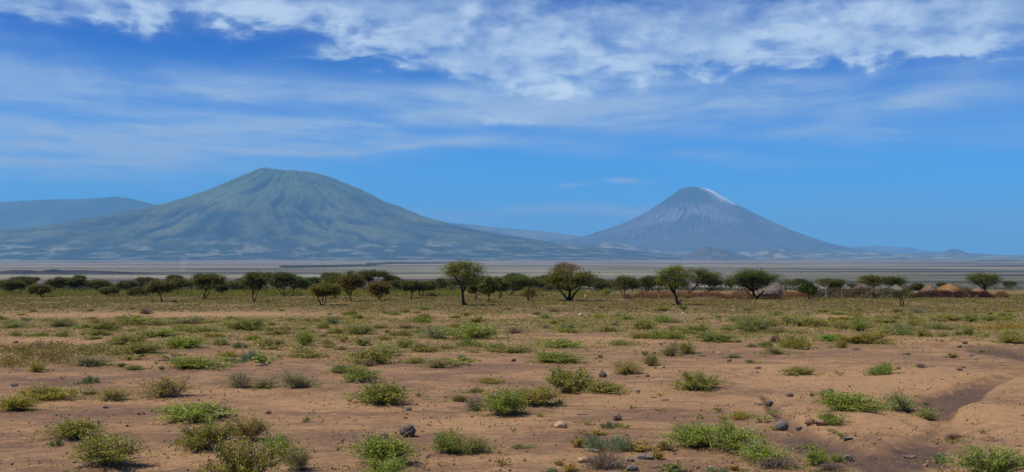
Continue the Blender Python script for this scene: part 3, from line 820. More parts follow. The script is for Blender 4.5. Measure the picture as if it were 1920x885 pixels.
def place_shrub(d, i):
    kind = d['kind']; w, h = d['w'], d['h']
    off = min(h * .26, w * .40 * max(0.03, (d['py'] - 480) / F))
    front = ground_at(d['px'], d['py'] - off)
    dist = front.y
    Wm = w / F * dist; Hm = max(h - off, .6 * h) / F * dist
    # the pixel height also holds the footprint's depth seen from above: take part of it off
    s = Wm / NATW[kind]
    elev = (CAMZ - front.z) / dist
    Hm = max(Hm - .10 * Wm * elev, Hm * .6) * (.86 if d['py'] < 700 else .95)
    sz = Hm / NATH[kind]
    var = i % (7 if kind == 'L' else 4 if kind in 'KX' else 3 if kind in 'MSYG' else 2)
    two = w >= 40 and d['py'] > 690 or w >= 60
    rz = d['rot'] if d['rot'] is not None else [0, math.pi, .5, math.pi + .5, -.4, math.pi - .5][int(rng.integers(0, 6))] + R(-.25, .25)
    c = d['tint'] or (R(.85, 1.12), R(.88, 1.08), R(.8, 1.15))
    sc = (s, s * R(.9, 1.1), min(max(sz, s * .45), s * 1.9))
    p = front
    if two:
        f, t = template(kind, var, True)
        root = bpy.data.objects.new(NAMES[kind], None); col.objects.link(root)
        root.empty_display_size = .2
        root.location = p; root.rotation_euler = (0, 0, rz); root.scale = sc
        a = link('foliage', f, None, root); b = link('stems', t, None, root)
        a.color = (*c, 1); b.color = (1, 1, 1, 1)
        if kind == 'D': a.name = 'dry_leaves'
    else:
        root = link(NAMES[kind], template(kind, var, False))
        root.location = p; root.rotation_euler = (0, 0, rz); root.scale = sc; root.color = (*c, 1)
    tag(root, d['label'], CATS[kind], d['group'])
    return root

# ------------------------------------------------------------------ acacias
def blob_points(n, c, r, top=True):
    v = rdir(n) * (rng.uniform(.25, 1, n) ** .5)[:, None]
    return np.asarray(c) + v * np.asarray(r)
def make_tree(blobs, trunk, leaves=5200, leaf=.15, forks=5, r0=.16, seed_tint=None, density=1.0, clump=(.42, .16), twiggy=0):
    """blobs: (x, y, z, rx, ry, rz) crown masses in metres round the trunk foot; trunk: list of (x, y, z) from the foot to the fork"""
    tr, cr = MB(), MB()
    T = np.array(trunk, float)
    t = np.linspace(0, 1, len(T)); tt = np.linspace(0, 1, 9)
    P = np.stack([np.interp(tt, t, T[:, k]) for k in range(3)], 1)
    P[1:-1] += rng.normal(size=(7, 3)) * np.array([.05, .05, .0]) * r0 * 6
    rad = r0 * (1.25 - .55 * tt); rad[0] *= 1.35
    P[0, 2] -= .15
    tr.tube(P, rad, 8)
    fork = P[-1]
    tot = sum(b[3] * b[4] ** .5 * (b[5] + .2) for b in blobs)
    for b in blobs:
        c = np.array(b[:3]); r = np.array(b[3:])
        share = (b[3] * b[4] ** .5 * (b[5] + .2)) / tot
        nl = max(2, int(round(forks * share + .6)))
        ncl = max(7, int(70 * share * density))
        # clump centres: a flattened dome, flatter below
        a = rng.uniform(0, 2 * np.pi, ncl); q = np.sqrt(rng.uniform(0.0, 1, ncl))
        dome = np.sqrt(np.clip(1 - q ** 2 * .92, 0, 1))
        lev = rng.uniform(-.35, 1.0, ncl) ** 1.0
        cl = np.stack([c[0] + np.cos(a) * q * r[0], c[1] + np.sin(a) * q * r[1], c[2] + r[2] * dome * lev + rng.normal(size=ncl) * .05], 1)
        limbs = []
        for k in range(nl):
            j = int(rng.integers(0, ncl))
            e = cl[j] * .55 + c * .45; e[2] = c[2] - r[2] * .25
            s0 = P[int(rng.integers(6, 9))]
            mid = s0 + (e - s0) * .5 + np.array([0, 0, -.08 * np.linalg.norm(e - s0)]) + rng.normal(size=3) * .10
            u = np.linspace(0, 1, 6)[:, None]
            Q = (1 - u) ** 2 * s0 + 2 * u * (1 - u) * mid + u ** 2 * e
            tr.tube(Q, np.linspace(r0 * .55, r0 * .2, 6), 5)
            limbs.append(Q)
        for k in range(ncl):
            Q = limbs[int(np.argmin([np.linalg.norm(l[-1] - cl[k]) for l in limbs]))]
            s0 = Q[int(rng.integers(3, 6))]
            mid = (s0 + cl[k]) / 2 + np.array([0, 0, -.04]) + rng.normal(size=3) * .08
            tr.tube([s0, mid, cl[k]], [r0 * .2, r0 * .12, r0 * .05], 3)
        n = max(60, int(leaves * share))
        idx = rng.integers(0, ncl, n)
        sx = clump[0] * (.6 + .8 * rng.uniform(size=ncl))[idx]; szz = clump[1] * (.6 + .8 * rng.uniform(size=ncl))[idx]
        off = rng.normal(size=(n, 3)) * .5
        C = cl[idx] + np.stack([off[:, 0] * sx * 1.4, off[:, 1] * sx * 1.4, off[:, 2] * szz * 1.6], 1)
        N = rdir(n) * .9; N[:, 2] += 1.0
        D = rdir(n); D[:, 2] *= .4
        L = rng.uniform(.6, 1.4, n) * leaf
        cr.leaves(C, D, N, L, L * .55, fold=.1)
        for k in range(int(twiggy * share)):
            j = int(rng.integers(0, ncl)); a0 = cl[j]; b0 = a0 + rng.normal(size=3) * .35 + np.array([0, 0, .15])
            tr.tube([a0, b0], [.02, .008], 3)
    return tr, cr
TREE_N = 0
def put_tree(base_px, top_y, left, right, style, label, tint=(1, 1, 1), seed=0, lean=0, name='acacia_tree', group=None, share=None, d_override=None, cat='tree', **kw):
    global rng
    keep = rng; rng = np.random.default_rng(1000 + seed)
    g = ground_at(*base_px)
    if d_override:
        g = Vector(((base_px[0] - 960) / F * d_override, d_override, gz((base_px[0] - 960) / F * d_override, d_override)))
    m = g.y / F                                   # metres per photo pixel there
    zt = z_at(base_px[0], top_y, g.y) - g.z
    xl, xr = (left - base_px[0]) * m, (right - base_px[0]) * m
    cx, W = (xl + xr) / 2, (xr - xl)
    H = zt
    if style == 'umbrella':
        th = min(.26 * H, .22 * W)
        blobs = [(cx, 0, H - th * 1.05, W * .5, W * .42, th), (cx - W * .20, .3, H - th * 1.75, W * .24, W * .22, th * .5), (cx + W * .24, -.3, H - th * 1.6, W * .22, W * .22, th * .5)]
        fork = H * .42
    elif style == 'layered':
        th = .17 * H
        blobs = [(cx, 0, H - th, W * .40, W * .36, th * .95), (cx - W * .28, -.4, H - th * 2.1, W * .24, W * .24, th * .7), (cx + W * .27, .3, H - th * 2.0, W * .25, W * .25, th * .7), (cx + W * .05, -1.0, H - th * 2.9, W * .26, W * .2, th * .7)]
        fork = H * .38
    elif style == 'round':
        blobs = [(cx, 0, H * .70, W * .38, W * .36, H * .28), (cx - W * .2, -.3, H * .56, W * .30, W * .28, H * .2), (cx + W * .22, .2, H * .58, W * .28, W * .28, H * .2), (cx, -.6, H * .45, W * .34, W * .25, H * .12)]
        fork = H * .26
    elif style == 'vase':
        blobs = [(cx, 0, H * .82, W * .40, W * .32, H * .16), (cx - W * .26, -.3, H * .68, W * .24, W * .22, H * .14), (cx + W * .24, .3, H * .64, W * .26, W * .25, H * .15), (cx + W * .05, -.4, H * .52, W * .28, W * .24, H * .12)]
        fork = H * .30
    elif style == 'bush':
        blobs = [(cx, 0, H * .60, W * .46, W * .4, H * .34), (cx - W * .2, -.2, H * .40, W * .30, W * .3, H * .24), (cx + W * .22, -.2, H * .42, W * .28, W * .3, H * .24)]
        fork = H * .14
    elif style == 'custom':
        blobs = [((bx - base_px[0]) * m, R(-.4, .4), z_at(base_px[0], by, g.y) - g.z, brx * m, brx * m * .85, brz * m) for (bx, by, brx, brz) in kw.pop('blobs')]
        fork = kw.pop('fork', .35) * H
    trunk = kw.pop('trunk', None)
    if trunk is None:
        trunk = [(0, 0, 0), (cx * .25 + R(-.1, .1), 0, fork * .5), (cx * .5 + lean * m + R(-.15, .15), R(-.1, .1), fork)]
    else:
        trunk = [((x - base_px[0]) * m, 0, z_at(base_px[0], y, g.y) - g.z) for x, y in trunk]
    kw.setdefault('leaves', int(7500 + 75 * (right - left) * max(1, H / 4)))
    kw.setdefault('leaf', .20)
    kw.setdefault('r0', .05 + .010 * W)
    kw.setdefault('clump', (.12 * W ** .7 * 1.65, .13 + .028 * W))
    extra = kw.pop('extra_trunks', None)
    tr, cr = make_tree(blobs, trunk, **kw)
    if extra:
        for e in extra:
            P = [((x - base_px[0]) * m, R(-.15, .15), z_at(base_px[0], y, g.y) - g.z) for x, y in e]
            P = np.array(P); P[0, 2] -= .1
            tr.tube(P, np.linspace(kw['r0'] * .95, kw['r0'] * .5, len(P)), 6)
    root = bpy.data.objects.new(name, None); col.objects.link(root); root.location = g
    a = link('trunk', tr.mesh('trunk_mesh', [M_BARK]), None, root)
    b = link('crown', cr.mesh('crown_mesh', [M_ACACIA]), None, root); b.color = (*tint, 1)
    tag(root, label, cat, group)
    rng = keep
    return root
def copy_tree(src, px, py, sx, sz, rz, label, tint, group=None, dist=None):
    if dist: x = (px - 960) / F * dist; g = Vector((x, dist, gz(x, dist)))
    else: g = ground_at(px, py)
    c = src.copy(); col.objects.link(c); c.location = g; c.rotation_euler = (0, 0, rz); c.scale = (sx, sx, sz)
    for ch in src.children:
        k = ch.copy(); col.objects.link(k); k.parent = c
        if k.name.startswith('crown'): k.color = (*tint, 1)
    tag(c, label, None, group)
    if group is None and 'group' in c: del c['group']
    return c
# ================================================================== the plants of the photograph: foot x, foot y, width, height (photo pixels), kind, label
S = shrub
OLIVE = (.95, .95, .9); BRIGHT = (.92, 1.15, .9); YEL = (1.2, 1.08, .8); DARK = (.72, .85, .9); PALEG = (1.15, 1.12, 1.3)
# --- nearest plants
S(200, 879, 116, 62, 'X', 'large round shrub with bare twigs and dark shadow, nearest the bottom left corner', OLIVE)
S(138, 826, 100, 38, 'L', 'spreading shrub with pale upright twigs, just behind the large round bottom left shrub', OLIVE)
S(104, 838, 16, 20, 'G', 'tiny blue-green feathery wisp at the left foot of the spreading shrub', None)
S(362, 792, 132, 34, 'L', 'wide bright green leafy shrub with ragged low outline on open brown soil', BRIGHT)
S(421, 784, 22, 26, 'G', 'thin grey-green feathery wisp at the right end of the wide bright green shrub', None)
S(386, 847, 90, 54, 'L', 'rounded green shrub touching the left side of the biggest bottom clump', OLIVE)
S(467, 829, 70, 46, 'X', 'domed light green shrub standing just behind the biggest bottom clump', None)
S(456, 908, 136, 82, 'L', 'biggest dense green clump, cut by the bottom edge left of centre', None)
S(522, 858, 74, 42, 'L', 'green shrub forming the right shoulder of the biggest bottom clump', BRIGHT)
S(558, 882, 46, 46, 'K', 'olive shrub beside a bare pocket of soil, right end of the biggest bottom clump', OLIVE)
S(720, 874, 108, 56, 'L', 'bright green broad shrub at the bottom edge, below the round dark boulder', BRIGHT)
S(722, 900, 70, 40, 'X', 'green shrub cut by the bottom edge, in front of the bright green broad shrub', BRIGHT)
S(840, 850, 56, 42, 'X', 'dense light green shrub with trailing arm, right of the round dark boulder', None)
S(892, 852, 62, 32, 'M', 'thin straggling plant reaching out from the dense light green shrub', None, 0.0)
S(846, 818, 22, 14, 'S', 'small upright sprig above the dense light green shrub', None)
S(1140, 850, 78, 34, 'G', 'soft blue-green feathery shrub behind the dry grey thorn shrub', None)
S(1140, 884, 80, 42, 'D', 'dry grey-brown thorn shrub at the bottom edge amid flat stones', None)
S(1197, 848, 46, 20, 'Y', 'yellow-green broad-leaved plant right of the blue-green feathery shrub', YEL)
S(1245, 846, 30, 20, 'Y', None, None); S(1233, 862, 20, 20, 'Y', 'yellowing plant standing on the flat blue-grey rocks', YEL)
S(1318, 842, 108, 46, 'L', 'long sprawling bright green shrub, left half, with blue-green plant in its back', BRIGHT)
S(1296, 822, 50, 28, 'G', 'blue-green feathery plant growing through the long sprawling bright green shrub', None)
S(1384, 850, 90, 52, 'L', 'right half of the long sprawling bright green shrub, with arched branches', BRIGHT, 0.0)
S(1432, 868, 92, 34, 'M', 'trailing green end of the sprawling shrub above bare roots', BRIGHT)
S(1446, 882, 84, 30, 'D', 'tangle of bare pale roots hanging below the sprawling shrub', None)
S(1594, 778, 106, 40, 'L', 'dark green leafy shrub crowning the eroded bank above the stone row', (.85, 1.05, .8), 0.0)
S(1560, 792, 44, 30, 'M', 'leafy arm of the bank shrub drooping down over the pale bank', (.85, 1.05, .8))
S(1686, 772, 58, 36, 'K', 'thin shrub with pale bent stems on the bank between shrub and dark wash', BRIGHT)
S(1736, 782, 40, 18, 'M', 'sparse leafy branch lying at the lip of the dark wash', None)
S(1860, 900, 122, 62, 'X', 'big dense dark green shrub cut by the bottom right corner', (.8, 1.05, .75))
S(1793, 892, 46, 14, 'M', 'low yellowish plant at the bottom edge left of the big corner shrub', YEL)
S(1530, 872, 42, 32, 'X', 'small bushy green plant on the tan slope left of the grey angular stone', BRIGHT)
S(1568, 869, 22, 18, 'X', 'little round green bush between the bushy plant and the grey angular stone', BRIGHT)
S(1556, 886, 56, 20, 'D', 'rust-coloured dry twigs at the bottom edge below the bushy green plant', (1.3, .8, .6))
S(1766, 868, 28, 20, 'Y', 'grey-green rosette alone in the dark silt near the corner shrub', (.7, 1.1, 1.5))
S(1522, 846, 18, 16, 'S'); S(1503, 842, 22, 9, 'S'); S(1578, 820, 16, 12, 'S'); S(1561, 830, 15, 8, 'S'); S(1603, 834, 9, 5, 'S')
S(1789, 832, 14, 8, 'S'); S(1788, 826, 36, 14, 'D', 'low red-brown dry twigs at the narrow end of the dark wash', (1.1, .75, .65)); S(1843, 814, 14, 9, 'S')
S(1452, 808, 16, 11, 'S'); S(1446, 778, 20, 14, 'S'); S(1431, 794, 28, 15, 'S'); S(1391, 784, 50, 16, 'M', 'flat light green mat left of the rill, below the dark square stone', YEL)
S(1354, 786, 14, 7, 'S'); S(1312, 786, 15, 8, 'S'); S(1346, 772, 18, 10, 'S'); S(1235, 771, 14, 6, 'S'); S(1185, 766, 15, 6, 'S'); S(1238, 744, 13, 8, 'S')
S(1377, 884, 28, 13, 'Y', None, None); S(1345, 888, 34, 12, 'G'); S(1263, 888, 42, 20, 'Y', 'grey-green leafy plant at the bottom edge below the sprawling shrub', (.8, 1.1, 1.3))
S(1068, 886, 26, 17, 'Y', None, YEL); S(1049, 874, 16, 11, 'Y', None, YEL); S(1036, 890, 24, 12, 'G'); S(1085, 840, 24, 19, 'Y', 'small yellow plant left of the blue-green feathery shrub', YEL)
S(1101, 798, 17, 10, 'S'); S(1144, 804, 30, 14, 'G', 'small low blue-green plant below the dark upright block stone'); S(1172, 804, 19, 10, 'S'); S(1092, 815, 17, 10, 'S'); S(1121, 818, 30, 12, 'Y', None, YEL)
S(1011, 782, 16, 9, 'S'); S(1024, 732, 11, 9, 'S'); S(1048, 760, 12, 13, 'G'); S(976, 843, 32, 10, 'M', 'narrow low green strip in bare soil right of the trailing plant', None); S(963, 811, 10, 11, 'S'); S(942, 874, 28, 16, 'S', 'thin upright sprig near the bottom edge, centre', None)
S(635, 845, 9, 18, 'S'); S(576, 792, 20, 11, 'S', 'lone small sprig in open soil between clump and centre', None)
S(945, 778, 76, 50, 'L', 'upright bright green shrub, left of a joined pair, with a pale stick at its foot', BRIGHT)
S(1000, 760, 84, 34, 'L', 'green shrub on the right of the joined pair', None)
S(893, 772, 36, 26, 'D', 'tangle of dry brown twigs left of the joined pair of shrubs', None)
S(861, 754, 30, 14, 'M', None, None); S(836, 746, 10, 5, 'S'); S(785, 745, 16, 9, 'S'); S(801, 744, 9, 5, 'S'); S(921, 719, 50, 11, 'M', 'thin flat green strip on pale ground behind the joined pair', None); S(892, 738, 32, 12, 'M')
S(1066, 734, 98, 46, 'L', 'broad green shrub with dry centre, left of the pointed dark stone', OLIVE)
S(1122, 737, 90, 26, 'M', 'flat green skirt of the broad shrub below the pointed dark stone', OLIVE)
S(1310, 732, 90, 38, 'L', 'round green shrub on a pale mound with a dark stone at its foot', OLIVE)
S(1174, 703, 52, 26, 'K', 'yellowish two-topped shrub right of the pointed dark stone', YEL)
S(95, 750, 100, 28, 'M', 'long low yellow-green mat near the left edge', YEL); S(30, 772, 66, 28, 'L', 'low yellow-green shrub cut by the left edge', YEL)
S(170, 742, 34, 13, 'M'); S(214, 752, 54, 26, 'K', 'small leaning shrub with long dry stalk right of the yellow-green mat', YEL)
S(306, 747, 90, 42, 'K', 'yellowish rounded shrub with dry brown right side', YEL)
S(170, 719, 22, 15, 'G', 'small upright blue-green plant on bare ground behind the yellow-green mats', None); S(150, 720, 16, 6, 'S'); S(117, 712, 9, 8, 'S')
S(447, 728, 56, 32, 'K', 'pale grey-green shrub, larger of two side by side', PALEG); S(496, 730, 42, 20, 'K', 'pale grey-green shrub, smaller of two side by side', PALEG)
S(562, 727, 72, 34, 'K', 'grey-green shrub with long dry stalks and dark underside', None)
S(640, 700, 40, 16, 'L', 'small dark green shrub at the head of a diagonal row of three', DARK)
S(676, 720, 64, 34, 'L', 'bright middle shrub of the diagonal row of three', BRIGHT); S(712, 758, 100, 42, 'L', 'double-humped shrub ending the diagonal row of three', None); S(655, 754, 12, 8, 'S')
# --- middle distance
for a in [(20, 690, 66, 30), (60, 678, 80, 32), (110, 682, 80, 34), (150, 668, 70, 26), (28, 662, 60, 22), (95, 656, 66, 20), (180, 662, 56, 22), (222, 668, 40, 16)]:
    S(*a, 'C', None, None, None, 'patches of the yellowing creeper carpet')
S(170, 688, 64, 24, 'K', 'grey-green bush at the near edge of the yellowing creeper carpet', None)
S(238, 648, 62, 22, 'L', None, OLIVE); S(258, 665, 74, 26, 'L', 'wide olive shrub right of the creeper carpet', OLIVE); S(198, 622, 50, 22, 'L'); S(262, 611, 88, 15, 'L', 'long olive shrub strip under the tan band, left', OLIVE)
S(294, 633, 70, 17, 'L'); S(343, 654, 78, 24, 'L', 'leafy shrub with bright right end, behind the low long one', BRIGHT); S(362, 691, 82, 24, 'L', 'low long shrub with pale leaf tips standing alone left of centre', None)
S(375, 625, 62, 16, 'L'); S(413, 648, 42, 16, 'K'); S(462, 621, 74, 26, 'L', 'tall shrub mass left of the bright upright shrub', None); S(345, 609, 74, 16, 'K')
S(471, 678, 34, 22, 'G', 'round blue-green feathery tuft on bare ground left of centre', (.9, 1.1, 1.2)); S(445, 681, 20, 10, 'G'); S(430, 671, 38, 14, 'M', None, YEL); S(450, 654, 20, 14, 'G')
S(115, 614, 52, 20, 'K'); S(180, 611, 36, 15, 'K'); S(28, 616, 52, 14, 'K'); S(31, 631, 16, 10, 'T'); S(72, 632, 32, 10, 'T'); S(117, 632, 22, 10, 'T'); S(156, 628, 11, 6, 'T')
S(70, 699, 26, 20, 'X', None, YEL); S(252, 695, 30, 11, 'M', None, DARK); S(227, 689, 16, 10, 'X', None, DARK); S(293, 684, 10, 8, 'S'); S(303, 694, 10, 8, 'X', None, DARK)
S(571, 650, 40, 32, 'X', 'bright upright shrub standing taller than its neighbours', BRIGHT); S(485, 620, 24, 16, 'L', None, DARK); S(505, 651, 50, 18, 'L'); S(578, 671, 80, 20, 'M', 'flat green mat on a small earth mound below the bright upright shrub', None)
S(616, 648, 20, 12, 'T'); S(638, 657, 24, 9, 'D', None, (1.2, 1, .7)); S(606, 617, 19, 13, 'T'); S(626, 609, 28, 16, 'K', 'dark grey-green bush under the tan band', (.7, .85, .9)); S(631, 626, 32, 12, 'L')
S(675, 628, 52, 20, 'L'); S(681, 649, 28, 16, 'X', None, DARK); S(692, 684, 84, 36, 'L', 'wide pale shrub with dry twigs at its front, centre left', PALEG); S(726, 668, 46, 24, 'L', 'brighter shrub joined behind the wide pale shrub', BRIGHT); S(693, 687, 34, 14, 'D', 'dry pinkish twigs at the front of the wide pale shrub', None)
S(757, 653, 26, 18, 'L'); S(795, 661, 50, 18, 'M'); S(835, 655, 36, 10, 'M'); S(777, 683, 46, 14, 'M'); S(823, 691, 50, 22, 'K', 'green shrub with upright shoots on bare soil, centre', None); S(871, 680, 28, 17, 'K', None, BRIGHT)
S(764, 617, 46, 10, 'K'); S(725, 625, 13, 8, 'K'); S(817, 636, 46, 26, 'K', 'greyish shrub with a tail of leaves to its right', None); S(885, 638, 86, 32, 'L', 'large soft green shrub, biggest in the middle distance at centre', BRIGHT); S(885, 651, 50, 15, 'T')
S(929, 660, 38, 18, 'L'); S(965, 662, 76, 18, 'M', 'low leafy chain leading right from the large soft green shrub', None)
S(1046, 654, 92, 20, 'M', 'long bright green hedge-like shrub on bare ground right of centre', BRIGHT); S(1045, 681, 82, 24, 'L', 'green shrub running downhill below the long bright one', None)
S(1166, 648, 62, 12, 'M'); S(1201, 635, 42, 13, 'L'); S(1250, 636, 68, 18, 'T', None, None); S(1302, 627, 58, 20, 'L'); S(1340, 642, 62, 20, 'L', 'leafy shrub left of the biggest shrub group on the right', DARK)
S(1206, 618, 36, 18, 'L'); S(1242, 606, 30, 16, 'T', 'bright grassy tuft among dull shrubs behind the bare ground', BRIGHT); S(1175, 600, 32, 10, 'L'); S(1412, 625, 66, 32, 'L', 'biggest shrub of the middle distance right of centre, dark below', DARK); S(1452, 623, 42, 12, 'K')
S(1255, 669, 34, 32, 'K', 'upright olive shrub with bare stems, left of two', OLIVE); S(1287, 665, 28, 25, 'X', 'upright green shrub, right of two', OLIVE); S(1221, 687, 28, 24, 'X', 'green shrub with dry stems below the two upright ones', None); S(1209, 667, 13, 10, 'X')
S(1065, 619, 22, 12, 'G'); S(1126, 672, 11, 7, 'X', None, DARK); S(1383, 643, 14, 8, 'X'); S(1435, 652, 26, 12, 'L', None, DARK); S(1457, 666, 46, 18, 'K', 'spreading shrub with grey twigs below the gnarled bare bush', OLIVE)
S(1375, 672, 22, 10, 'K'); S(1411, 652, 17, 10, 'D'); S(1405, 681, 16, 8, 'D'); S(1421, 692, 15, 6, 'D'); S(1317, 668, 12, 4, 'M')
S(1435, 612, 42, 16, 'L'); S(1505, 613, 88, 22, 'L', 'wide low green shrub band behind the bare ground on the right', None); S(1445, 626, 56, 14, 'K'); S(1558, 605, 15, 9, 'X', None, DARK); S(1610, 622, 38, 26, 'X', 'tall yellow-green shrub behind the vivid green low one', BRIGHT)
S(1557, 641, 40, 15, 'X', 'vivid green low shrub, the greenest on the right', (.6, 1.15, .5)); S(1622, 647, 94, 26, 'L', 'wide brown-green shrub with reddish top right of the vivid green one', (1.05, .88, .7)); S(1577, 653, 20, 14, 'L')
S(1490, 655, 50, 26, 'T', 'pale yellow-green tufted shrub beside the gnarled bare bush', YEL); S(1453, 643, 20, 16, 'D', 'gnarled bare brown bush, nearly leafless', (.7, .6, .55))
S(1695, 620, 32, 12, 'G'); S(1720, 611, 42, 14, 'L'); S(1775, 603, 64, 14, 'L'); S(1820, 604, 26, 16, 'X'); S(1815, 629, 24, 16, 'X', None, DARK); S(1796, 629, 14, 8, 'X', None, DARK); S(1850, 631, 10, 6, 'T'); S(1900, 645, 48, 18, 'L', 'olive shrub beside the dark soil patch at the right edge', OLIVE)
S(1758, 619, 50, 14, 'L'); S(1846, 620, 52, 13, 'C', None, YEL); S(1895, 618, 54, 14, 'C', None, YEL); S(1786, 672, 16, 11, 'X', 'tiny round bush alone on the smooth tan rise', None); S(1842, 661, 18, 6, 'D'); S(1726, 690, 17, 10, 'D', 'dry greyish ball of twigs on the tan ground', None)
S(1660, 606, 42, 10, 'L'); S(1556, 653, 11, 6, 'S'); S(1497, 705, 54, 17, 'L', 'low green shrub alone on tan ground, right of centre', None); S(1652, 704, 56, 22, 'T', 'thick bright grassy tuft alone on the tan rise', BRIGHT); S(1575, 705, 11, 9, 'S')
S(1719, 746, 9, 6, 'S'); S(1738, 760, 16, 7, 'G', 'tiny blue-green plant on the floor of the dark wash', None); S(1550, 742, 22, 14, 'G', 'faint feathery plant behind the bank shrub', None); S(1523, 744, 9, 12, 'D')
S(1281, 581, 15, 9, 'X', 'small round dark bush below the lone acacia with a stump', (.6, .75, .6)); S(1291, 559, 16, 8, 'X', 'low green bush at the foot of the reddish brush fence', BRIGHT)
S(1175, 561, 20, 13, 'D', 'grey leafless bush at the left end of the reddish brush fence', (.8, .75, .75)); S(1138, 553, 18, 13, 'X', 'bright green bush beneath the acacias left of the reddish brush fence', BRIGHT)
# --- small plants of the middle distance (drawn from the densest bands of the photo)
_r = np.random.default_rng(21)
BANDS = [(0, 620, 598, 606, 14, 'KLK'), (150, 560, 600, 640, 18, 'LKL'), (560, 1000, 590, 640, 26, 'LKTL'), (1000, 1480, 588, 625, 26, 'LKTK'), (1450, 1919, 585, 632, 30, 'LTLC'),
         (480, 900, 640, 690, 10, 'MSS'), (200, 480, 655, 700, 5, 'MSS'), (1480, 1919, 598, 604, 6, 'L'), (0, 1919, 578, 592, 22, 'KLD')]
def _band_label(x, y):
    side = ('on the far left', 'left of centre', 'near the middle', 'right of centre', 'on the far right')[min(4, int(x / 384))]
    row = 'small olive shrub in the thin row just before the acacias' if y < 594 else 'small green shrub in the crowded shrub belt' if y < 640 else 'small low plant scattered between the larger shrubs'
    return row + ', ' + side, row.replace('small', 'small') + 's' if False else ('row of small shrubs before the acacias' if y < 594 else 'crowded shrub belt' if y < 640 else 'small plants between the larger shrubs')
for (x0, x1, y0, y1, n, ks) in BANDS:
    for i in range(n):
        for _t in range(30):
            x, y = _r.uniform(x0, x1), _r.uniform(y0, y1)
            if all(abs(x - d['px']) > (d['w'] + 16) * .45 or abs(y - d['py']) > 5 for d in SHRUBS): break
        else: continue
        sc = (y - 545) / 60
        w = _r.uniform(14, 34) * (.5 + .5 * sc); h = w * _r.uniform(.28, .45)
        k = ks[int(_r.integers(0, len(ks)))]
        lab, grp = _band_label(x, y)
        S(x, y, w, h, k, None, tuple(_r.uniform([.85, .9, .75], [1.15, 1.12, 1.2])), None, grp)
for d in SHRUBS:
    if d['w'] >= 40 and d['py'] > 640 and d['kind'] in 'LXKM':
        cx, cy = plane_pt(d['px'], d['py'] - 5)
        MOUNDS.append((cx, cy, .42 * d['w'] / F * cy, .05 + .02 * (d['w'] > 70)))

